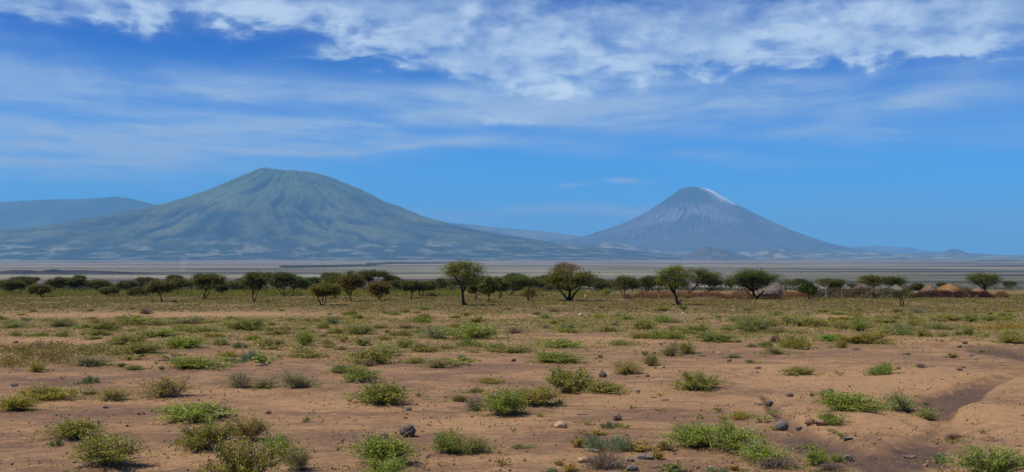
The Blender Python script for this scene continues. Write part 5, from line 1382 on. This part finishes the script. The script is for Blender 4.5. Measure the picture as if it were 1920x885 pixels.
def build_homestead():
    build_hut(1446, 556.5, 1421, 1467, 533, 549, 'grey', 'large hut with domed grey thatch, beside the big dark acacia', .85, 1)
    build_hut(1543, 554, 1526, 1560, 538, 549, 'grey', 'low grey roof showing behind the branch fence, under the white dead tree', .55, 2)
    build_hut(1609, 553, 1598, 1622, 532, 546, 'brown', 'small brown roof half hidden behind the yellow-green acacia', .35, 3)
    build_hut(1680, 556, 1662, 1698, 533, 546, 'grey', 'pointed pale grey roof behind the leafy green hedge', .25, 4)
    build_hut(1742, 556, 1727, 1757, 533, 547, 'brown', 'pointed brown roof left of the biggest orange-topped hut', .5, 5)
    build_hut(1780, 558, 1757, 1803, 532, 545, 'orange', 'biggest hut on the right, its thatch orange and wall showing', .6, 6)
    build_hut(1833, 557, 1817, 1849, 538, 548, 'brown', 'last hut on the right, small, under the umbrella acacia', .5, 7)
    build_brush(1184, 1366, 547, 560, M_BRUSH, 'long low reddish brush fence behind the lone acacia with a stump', (1.25, .85, .8), seed=1, pale=2)
    build_brush(1364, 1412, 538, 562, M_BRUSH, 'rounded brown heap of cut brush beside the big dark acacia', (1.0, .75, .7), 'brush_heap', 2, 2, 2.2, 1.3, True, 'brush heap')
    build_brush(1424, 1466, 553, 562, M_BRUSH, 'pinkish low brush lining the wall of the large grey hut', (1.0, .85, .9), seed=3, pale=1)
    build_brush(1464, 1516, 548, 559, M_BRUSH, 'short orange brush fence right of the large grey hut', (1.3, .85, .65), seed=4)
    build_brush(1520, 1645, 541, 560, M_BRUSHG, 'thick olive fence of cut branches with pale sticks poking out', (1.0, .92, .85), seed=5, pale=16, dens=1.9, depth=1.4)
    build_brush(1640, 1714, 542, 560, M_UNDER, 'leafy green hedge with white branches below the pointed grey roof', (.50, .66, .55), 'hedge', 7, 6, 1.5, 1.8, False, 'hedge')
    build_brush(1710, 1862, 546, 559, M_BRUSH, 'dark reddish fence of piled thorn branches round the brown huts', (.62, .50, .55), seed=7, pale=7, dens=1.9)
    build_brush(1862, 1890, 545, 558, M_BRUSH, 'small orange-brown brush heap at the right end of the homestead', (1.1, .8, .65), 'brush_heap', 0, 8, 1.3, 1.2, True, 'brush heap')
    dead_wood([([(1549, 549), (1548, 541), (1550, 534), (1547, 529)], .055, .02), ([(1549, 541), (1553, 535), (1554, 530)], .045, .02), ([(1548, 536), (1544, 531)], .04, .015)], (1549, 549), .1, M_PALE, 'dead_tree', 'white dead forked tree standing at the branch fence', 'dead tree', 158)
    dead_wood([([(1577, 548), (1578, 541), (1577, 539)], .03, .012)], (1577, 548), .1, M_PALE, 'bare_tree', 'thin bleached trunk right of the white dead forked tree', 'dead tree', 158)
    dead_wood([([(1690, 575), (1689, 566), (1687, 560), (1684, 552)], .10, .04), ([(1693, 575), (1694, 567), (1692, 561), (1689, 558)], .09, .05), ([(1688, 561), (1686, 555)], .05, .03)], (1692, 575), .1, M_BARK, 'dead_stump', 'dark forked dead stump alone on the grass before the hedge', 'stump')
    dead_wood([([(1275, 573), (1274.5, 566), (1276, 562)], .16, .10)], (1274, 573), .1, M_BARK, 'tree_stump', 'short dark stump at the foot of the lone light green acacia', 'stump')
    dead_wood([([(1148, 556), (1147, 551), (1150, 545)], .06, .03), ([(1148, 551), (1152, 547)], .05, .02), ([(1147.5, 552), (1144, 549)], .05, .02)], (1148, 556), .1, M_PALE, 'dead_sapling', 'small bleached twisted sapling near the bright green bush', 'dead tree')
    dead_wood([([(1264, 573), (1262.5, 570)], .10, .07)], (1264, 573), .1, M_BARK, 'tree_stump', 'tiny dark stump left of the lone light green acacia', 'stump')
    # log lying under the reddish fence
    g = ground_at(1318, 560.5); b = MB(); b.tube([[-1.7, 0, .08], [-.5, .05, .10], [.6, 0, .08], [1.6, .05, .09]], [.06, .075, .07, .05], 6)
    tag(link('log', b.mesh('log_mesh', [M_PALE], True), None, None, g), 'pale thin log lying along the front of the reddish brush fence', 'log')
    for (x, y, a, l, lab) in [(934, 776, -.9, .32, 'pale broken stick at the foot of the upright bright green shrub'), (526, 861, .25, .34, 'pale stick poking out of the biggest bottom clump'), (810, 750, -.1, .2, 'short brown stick on bare ground below the diagonal shrub row'), (1110, 846, -.6, .36, 'pale dead branch left of the blue-green feathery shrub')]:
        g = ground_at(x, y); b = MB(); c, s_ = math.cos(a) * l / 2, math.sin(a) * l / 2
        b.tube([[-c, -s_, .02], [0, .01, .035], [c, s_, .03]], [.016, .02, .012], 6)
        tag(link('stick', b.mesh('stick_mesh', [M_PALE], True), None, None, g), lab, 'stick').color = (1, 1, 1, 1)
    # termite mound
    g = ground_at(1098, 557); bm = bmesh.new(); bmesh.ops.create_icosphere(bm, subdivisions=3, radius=1)
    for v in bm.verts:
        n = 1 + .18 * float(perlin(v.co.x * 1.7 + 4, v.co.y * 1.7 + v.co.z * 2, 2)); v.co = Vector((v.co.x * .34 * n * (1 - .35 * max(0, v.co.z)), v.co.y * .3 * n * (1 - .35 * max(0, v.co.z)), v.co.z * .55 * n))
    me = bpy.data.meshes.new('termite_mound_mesh'); bm.to_mesh(me); bm.free()
    tag(link('termite_mound', me, stone_mat('red_earth', (.34, .16, .07), (.52, .27, .12)), None, g), 'small orange earth mound right of the russet-topped acacia', 'earth mound')

# ------------------------------------------------------------------ masses nobody could count
def scatter_leaves(name, P, Hh, rad, per, leaf, mat, label, cat, seed):
    """P (n,3) plant feet; each gets `per` leaves within radius rad and height Hh"""
    r = np.random.default_rng(seed); n = len(P)
    idx = np.repeat(np.arange(n), per); N_ = len(idx)
    rr = rad[idx] * np.sqrt(r.uniform(0, 1, N_)); a = r.uniform(0, 6.283, N_)
    C = P[idx] + np.stack([np.cos(a) * rr, np.sin(a) * rr, Hh[idx] * r.uniform(.08, 1, N_) * np.sqrt(np.clip(1.05 - (rr / rad[idx]) ** 2, .02, 1))], 1)
    b = MB(); N2 = r.normal(size=(N_, 3)); N2 = N2 / np.linalg.norm(N2, axis=1)[:, None]; N2[:, 2] += .8
    D = r.normal(size=(N_, 3)); D[:, 2] = np.abs(D[:, 2]) * .7
    L = (leaf[idx] if np.ndim(leaf) else leaf) * r.uniform(.7, 1.3, N_)
    b.leaves(C, D, N2, L, L * .55)
    tag(link(name, b.mesh(name + '_mesh', [mat])), label, cat, None, 'stuff')
def ground_z_np(x, y): return base_z(y) + local_z(x, y)
def build_masses():
    r = np.random.default_rng(5)
    mm = MOUNDS[:]; MOUNDS.clear()
    # low herbs on the flat between the shrubs and the acacias, thickest towards the acacias
    n = 230000
    y = 44 + 150 * r.uniform(0, 1, n) ** .80; x = r.uniform(-1, 1, n) * (.56 * y + 4)
    px = x / y * F + 960; py = 480 + F * (CAMZ / y - .019) + 0 * y + F * .019 * 2
    py = 480 + F * (CAMZ + .019 * y) / y
    dens = np.interp(py, [545, 562, 575, 583, 590, 602, 618, 640, 660], [.62, .60, .58, .45, .38, 1.0, 1.0, .62, .20])
    tan = (np.exp(-((px - 250) / 300) ** 2 - ((py - 590) / 7.5) ** 2) + .8 * np.exp(-((px - 560) / 200) ** 2 - ((py - 589) / 5) ** 2) + .9 * np.exp(-((px - 1560) / 90) ** 2 - ((py - 594) / 5) ** 2)
           + np.exp(-((px - 90) / 220) ** 2 - ((py - 640) / 7) ** 2) + .9 * np.exp(-((px - 1100) / 170) ** 2 - ((py - 634) / 12) ** 2) + .8 * np.exp(-((px - 1600) / 300) ** 2 - ((py - 660) / 14) ** 2))
    ns = fbm(x * .10, y * .05, 4, 61) + .6 * fbm(x * .45, y * .3, 3, 62)
    p = dens * np.clip(.75 + 1.6 * ns, .05, 1.4) * (1 - np.clip(tan * 1.1, 0, .97)) * np.interp(px, [0, 700, 1400, 1919], [.8, .85, 1.0, 1.2])
    k = r.uniform(0, 1, n) < p * .8
    x, y = x[k], y[k]
    # ragged fringe of small herbs round the foot of every shrub
    fx, fy = [x], [y]
    for s_ in SHRUBS:
        if s_['py'] < 592 or s_['w'] < 16 or s_['kind'] in 'SY': continue
        cx, cy = plane_pt(s_['px'], s_['py'] - 2); W = s_['w'] / F * cy
        nn = int(10 + 34 * min(W, 2.2) * (1.0 if s_['py'] < 690 else .55))
        a_ = r.uniform(0, 6.283, nn); q_ = W * (.30 + .38 * np.abs(r.normal(size=nn)))
        fx.append(cx + np.cos(a_) * q_ * 1.15); fy.append(cy + np.sin(a_) * q_ * .8)
    nmain = len(x); x, y = np.concatenate(fx), np.concatenate(fy)
    P = np.stack([x, y, ground_z_np(x, y)], 1)
    big = r.uniform(0, 1, len(x)) ** 3; big[nmain:] *= .5
    nr = y < 98
    for nm, kk, mt_, lb_ in (('ground_cover', ~nr, M_HERB, 'low olive herb cover spread over the flat before the acacias'), ('low_herbs', nr, M_HERBG, 'light green herbs filling the gaps between the nearer shrubs')):
        scatter_leaves(nm, P[kk], .05 + .16 * big[kk], .08 + .26 * big[kk], 7, .026 + .00095 * y[kk], mt_, lb_, 'ground cover', 6)
    # tiny seedlings and weeds on the near soil
    n = 2600
    y = 17.5 + 42 * r.uniform(0, 1, n) ** 1.3; x = r.uniform(-1, 1, n) * (.54 * y + 2)
    k = fbm(x * .35, y * .35, 3, 71) > -.02
    d, w = seg_dist(x, y, WASH); k &= d > w
    x, y = x[k], y[k]
    P = np.stack([x, y, ground_z_np(x, y)], 1)
    big = r.uniform(0, 1, len(x)) ** 4
    scatter_leaves('seedlings', P, .02 + .05 * big, .02 + .08 * big, 7, .026 + .012 * big, M_CREEP, 'tiny weeds and seedlings sprinkled over the near soil', 'weeds', 7)
    # green undergrowth below and between the acacias
    n = 2600
    y = r.uniform(176, 245, n); px = r.uniform(-60, 1200, n)
    k = (px < 860) | (r.uniform(0, 1, n) < .65); y, px = y[k], px[k]
    x = (px - 960) / F * y
    k = fbm(x * .06, y * .05, 3, 81) + .35 * (px < 860) > -.04; x, y = x[k], y[k]
    P = np.stack([x, y, ground_z_np(x, y)], 1)
    big = r.uniform(0, 1, len(x))
    scatter_leaves('undergrowth', P, .45 + .65 * big, .5 + .7 * big, 60, .17, M_UNDER, 'bright green undergrowth belt beneath the acacias', 'undergrowth', 8)
    # scrub on the falling ground behind the trees
    n = 4200
    y = 235 + 600 * r.uniform(0, 1, n) ** 2.2; px = r.uniform(-80, 2000, n); x = (px - 960) / F * y
    k = r.uniform(0, 1, n) < np.interp(px, [0, 860, 900, 1150, 1400, 1920], [1, .9, .5, .7, .35, .35]) * np.clip(.8 + 2 * fbm(x * .03, y * .03, 3, 88), .15, 1)
    x, y = x[k], y[k]
    P = np.stack([x, y, base_z(y)], 1); big = r.uniform(0, 1, len(x))
    scatter_leaves('scrub', P, 1.0 + 1.5 * big ** 2, 1.2 + 1.6 * big, 70, .30, M_SCRUB, 'grey-green scrub on the slope beyond the acacias', 'scrub', 9)
    # far bushes dotted over the plain, and the dark treelines at its far side
    n = 900
    y = 1900 * (9000 / 1900) ** r.uniform(0, 1, n); px = r.uniform(-20, 1940, n)
    x = (px - 960) / F * y
    k = (fbm(x / 900, y / 1400, 3, 95) + .22 * (px > 1350) > .08)
    x, y = x[k], y[k]; sc = y / 2500
    P = np.stack([x, y, np.full(len(x), PLAIN) + 9 * sstep(y, 2500, 7000) * fbm(x / 2600, y / 1500, 3, 77)], 1)
    scatter_leaves('plain_bushes', P, 2.2 * r.uniform(.6, 1.3, len(x)) * sc ** .3, 2.6 * r.uniform(.6, 1.8, len(x)) * sc ** .4, 26, 1.5, M_SCRUB, 'dark bushes sprinkled over the distant plain', 'bushes', 10)
    pts = []
    for (x0, y0, x1, y1, cnt, dd) in [(530, 501.5, 700, 498.5, 240, 6), (690, 497.5, 850, 493, 260, 6), (860, 489, 960, 488, 70, 6), (1600, 487.5, 1760, 488, 70, 8), (1830, 489.5, 1915, 489.5, 90, 8), (1400, 486, 1560, 487, 90, 9)]:
        t = r.uniform(0, 1, cnt); pxx = x0 + (x1 - x0) * t; pyy = y0 + (y1 - y0) * t
        D_ = F * (CAMZ - PLAIN) / (pyy - 480) * r.uniform(.97, 1.03, cnt)
        pts.append(np.stack([(pxx - 960) / F * D_, D_, np.full(cnt, PLAIN) + 9 * sstep(D_, 2500, 7000) * fbm((pxx - 960) / F * D_ / 2600, D_ / 1500, 3, 77)], 1))
    P = np.concatenate(pts)
    scatter_leaves('treeline', P, 9 + 6 * r.uniform(0, 1, len(P)), 14 + 14 * r.uniform(0, 1, len(P)), 40, 5.0, M_SCRUB, 'thin dark line of trees at the far side of the plain', 'treeline', 11)
    # gravel and litter
    n = 34000
    y = 17.2 + 40 * r.uniform(0, 1, n) ** 1.7; x = r.uniform(-1, 1, n) * (.54 * y + 2)
    k = fbm(x * .5, y * .5, 3, 66) + .16 * r.normal(size=n) > .0; x, y = x[k], y[k]; n = len(x)
    z = ground_z_np(x, y)
    cube = np.array([[-1, -1, -1], [1, -1, -1], [1, 1, -1], [-1, 1, -1], [-1, -1, 1], [1, -1, 1], [1, 1, 1], [-1, 1, 1]], float) * .5
    fq = np.array([[0, 3, 2, 1], [4, 5, 6, 7], [0, 1, 5, 4], [1, 2, 6, 5], [2, 3, 7, 6], [3, 0, 4, 7]])
    s = (.010 + .034 * r.uniform(0, 1, n) ** 5)[:, None, None]
    V = cube[None] * s * r.uniform(.6, 1.5, (n, 1, 3)) * r.uniform(.7, 1.2, (n, 8, 3))
    a = r.uniform(0, 6.28, n)[:, None]
    Vx = V[..., 0] * np.cos(a) - V[..., 1] * np.sin(a); Vy = V[..., 0] * np.sin(a) + V[..., 1] * np.cos(a)
    V = np.stack([Vx + x[:, None], Vy + y[:, None], V[..., 2] + z[:, None] + s[:, 0] * .3], -1).reshape(-1, 3)
    Fq = (fq[None] + (np.arange(n) * 8)[:, None, None]).reshape(-1, 4)
    m, t = new_mat('gravel'); rp = t.node('ShaderNodeNewGeometry').outputs['Random Per Island']
    out(t, principled(t, t.mix(t.step(rp, .25, .95, smooth=False), (0.10, 0.064, 0.042), (0.36, 0.22, 0.115)), .9, None, .1).outputs[0])
    tag(link('gravel', mesh_np('gravel_mesh', V, Fq), m), 'fine gravel and crumbs strewn over the near soil', 'gravel', None, 'stuff')
    b = MB()
    for i in range(900):
        yy = 17.5 + 25 * r.uniform() ** 1.4; xx = r.uniform(-1, 1) * (.54 * yy + 1); aa = r.uniform(0, 6.28); l = r.uniform(.06, .30)
        p = np.array([xx, yy, float(base_z(yy) + local_z(xx, yy)) + .008]); q = p + np.array([math.cos(aa) * l, math.sin(aa) * l, 0]); q[2] = float(base_z(q[1]) + local_z(q[0], q[1])) + .012
        b.tube([p, (p + q) / 2 + np.array([r.normal() * .02, r.normal() * .02, .012]), q], [.003, .005, .002], 3)
    tag(link('twig_litter', b.mesh('litter_mesh', [M_TWIG])), 'broken dry twigs littering the near soil', 'twig litter', None, 'stuff')
    MOUNDS.extend(mm)
M_HERB = leaf_mat('herb_cover_leaf', (0.15, 0.135, 0.033), (0.29, 0.24, 0.07), (0.34, 0.22, 0.10), .18, .3)
M_HERBG = leaf_mat('green_herb_leaf', (0.17, 0.18, 0.035), (0.36, 0.35, 0.08), (0.40, 0.30, 0.14), .12, .3)
M_SCRUB = leaf_mat('scrub_leaf', (0.050, 0.060, 0.028), (0.105, 0.115, 0.050), (0.14, 0.11, 0.07), .08, .2)

# ------------------------------------------------------------------ labels of the smaller plants: what they are and what they stand by
MARKS = [(303, 572, 'the small umbrella acacia'), (475, 572, 'the slim forked acacia'), (605, 577, 'the twin-stemmed acacia'), (870, 577, 'the tall airy acacia'), (1068, 570, 'the russet-topped acacia'), (1271, 577, 'the lone acacia with a stump'), (1416, 566, 'the big dark acacia'), (1517, 568, 'the small deep green tree'), (1692, 578, 'the forked dead stump'), (1847, 562, 'the umbrella acacia at the huts'),
         (382, 566, 'the two-tiered acacia'), (99, 560, 'the left-edge acacias'), (772, 566, 'the small dark umbrella acacia'), (1090, 588, 'the whitish rock'), (294, 626, 'the paired olive shrubs on the left'), (343, 648, 'the leafy shrub with a bright end'),
         (763, 815, 'the round dark boulder'), (1052, 798, 'the pale tan rock'), (1158, 785, 'the upright dark block stone'), (1130, 700, 'the pointed dark stone'), (1468, 800, 'the big blue-grey stone'), (1140, 880, 'the dry thorn shrub'),
         (1444, 758, 'the grey square stone'), (1591, 860, 'the angular grey stone'), (1303, 728, 'the mound shrub with its dark stone'), (1594, 765, 'the bank shrub'), (1541, 812, 'the reddish lumpy stone'), (1780, 760, 'the dark wash'), (1860, 875, 'the big corner shrub'),
         (1350, 835, 'the long sprawling shrub'), (720, 860, 'the bright green broad shrub'), (455, 870, 'the biggest bottom clump'), (362, 785, 'the wide bright green shrub'), (200, 860, 'the large round bottom left shrub'), (138, 815, 'the spreading shrub with upright twigs'),
         (95, 742, 'the yellow-green mat'), (306, 735, 'the yellowish shrub with dry side'), (447, 718, 'the pale grey-green pair'), (562, 715, 'the grey-green shrub with dry stalks'), (690, 720, 'the diagonal row of three'), (945, 765, 'the joined pair of shrubs'),
         (1174, 695, 'the yellowish two-topped shrub'), (1652, 695, 'the thick grassy tuft'), (1497, 698, 'the lone low shrub on tan ground'), (1622, 640, 'the wide brown-green shrub'), (1557, 636, 'the vivid green shrub'), (1453, 638, 'the gnarled bare bush'), (1412, 612, 'the biggest right-hand shrub'),
         (1287, 655, 'the two upright shrubs'), (1046, 648, 'the long hedge-like shrub'), (885, 630, 'the large soft green shrub'), (571, 640, 'the bright upright shrub'), (471, 670, 'the blue-green feathery tuft'), (362, 684, 'the low long shrub'), (692, 675, 'the wide pale shrub with dry twigs'),
         (100, 672, 'the creeper carpet'), (817, 628, 'the greyish shrub with a tail'), (462, 612, 'the tall shrub mass'), (626, 602, 'the dark grey-green bush'), (1242, 600, 'the bright grassy tuft'), (1505, 605, 'the wide low shrub band'), (1786, 666, 'the tiny round bush'), (1842, 880, 'the corner shrub'),
         (1810, 641, 'the two dark round stones'), (1726, 685, 'the dry ball of twigs'), (1900, 640, 'the olive right-edge shrub'), (262, 605, 'the long olive strip'), (25, 720, 'the blue-grey stone by the left edge'), (1610, 610, 'the tall yellow-green shrub'), (823, 682, 'the shrub with upright shoots')]
WORD = {'L': 'leafy green shrub', 'X': 'round green bush', 'M': 'flat green mat', 'K': 'grey-green shrub', 'G': 'blue-green feathery plant', 'T': 'grassy tuft', 'D': 'dry brown twiggy bush', 'C': 'creeping patch', 'S': 'green sprig', 'Y': 'broad-leaved plant'}
def describe():
    seen = {d['label'] for d in SHRUBS if d['label']}
    for d in SHRUBS:
        if d['label']: continue
        x, y, w = d['px'], d['py'], d['w']
        size = 'large' if w > 70 else 'mid-sized' if w > 38 else 'small' if w > 18 else 'tiny'
        word = WORD[d['kind']]
        t = d['tint']
        if t == DARK: word = 'dark ' + word
        elif t == YEL: word = 'yellowish ' + word
        ms = sorted(MARKS, key=lambda m: math.hypot(m[0] - x, (m[1] - y) * 2.6) + (999 if math.hypot(m[0] - x, m[1] - y) < 3 else 0))
        done = None
        for m in ms[:6]:
            dx, dy = x - m[0], y - m[1]
            side = ('right of ' if dx > 0 else 'left of ') if abs(dx) > abs(dy) * 1.2 else ('in front of ' if dy > 0 else 'behind ')
            if abs(dx) > 15 and abs(dy) > 12 and abs(dx) < abs(dy) * 4:
                side = ('in front and ' if dy > 0 else 'behind and ') + ('right of ' if dx > 0 else 'left of ')
            near = 'just ' if math.hypot(dx, dy) < 45 else ''
            lab = f'{size} {word} {near}{side}{m[2]}'
            if lab not in seen: done = lab; break
        if not done:
            for i1 in range(8):
                for i2 in range(i1 + 1, 8):
                    lab = f'{size} {word} between {ms[i1][2]} and {ms[i2][2]}'
                    if lab not in seen and len(lab.split()) <= 16: done = lab; break
                if done: break
        d['label'] = done or lab
        seen.add(d['label'])
# ================================================================== assemble
describe()
build_ground(); build_far(); build_haze(); build_dust()
build_trees(); build_homestead()
for i, s_ in enumerate(STONES): build_stone(i, *s_)
for i, d in enumerate(SHRUBS): place_shrub(d, i)
build_masses()
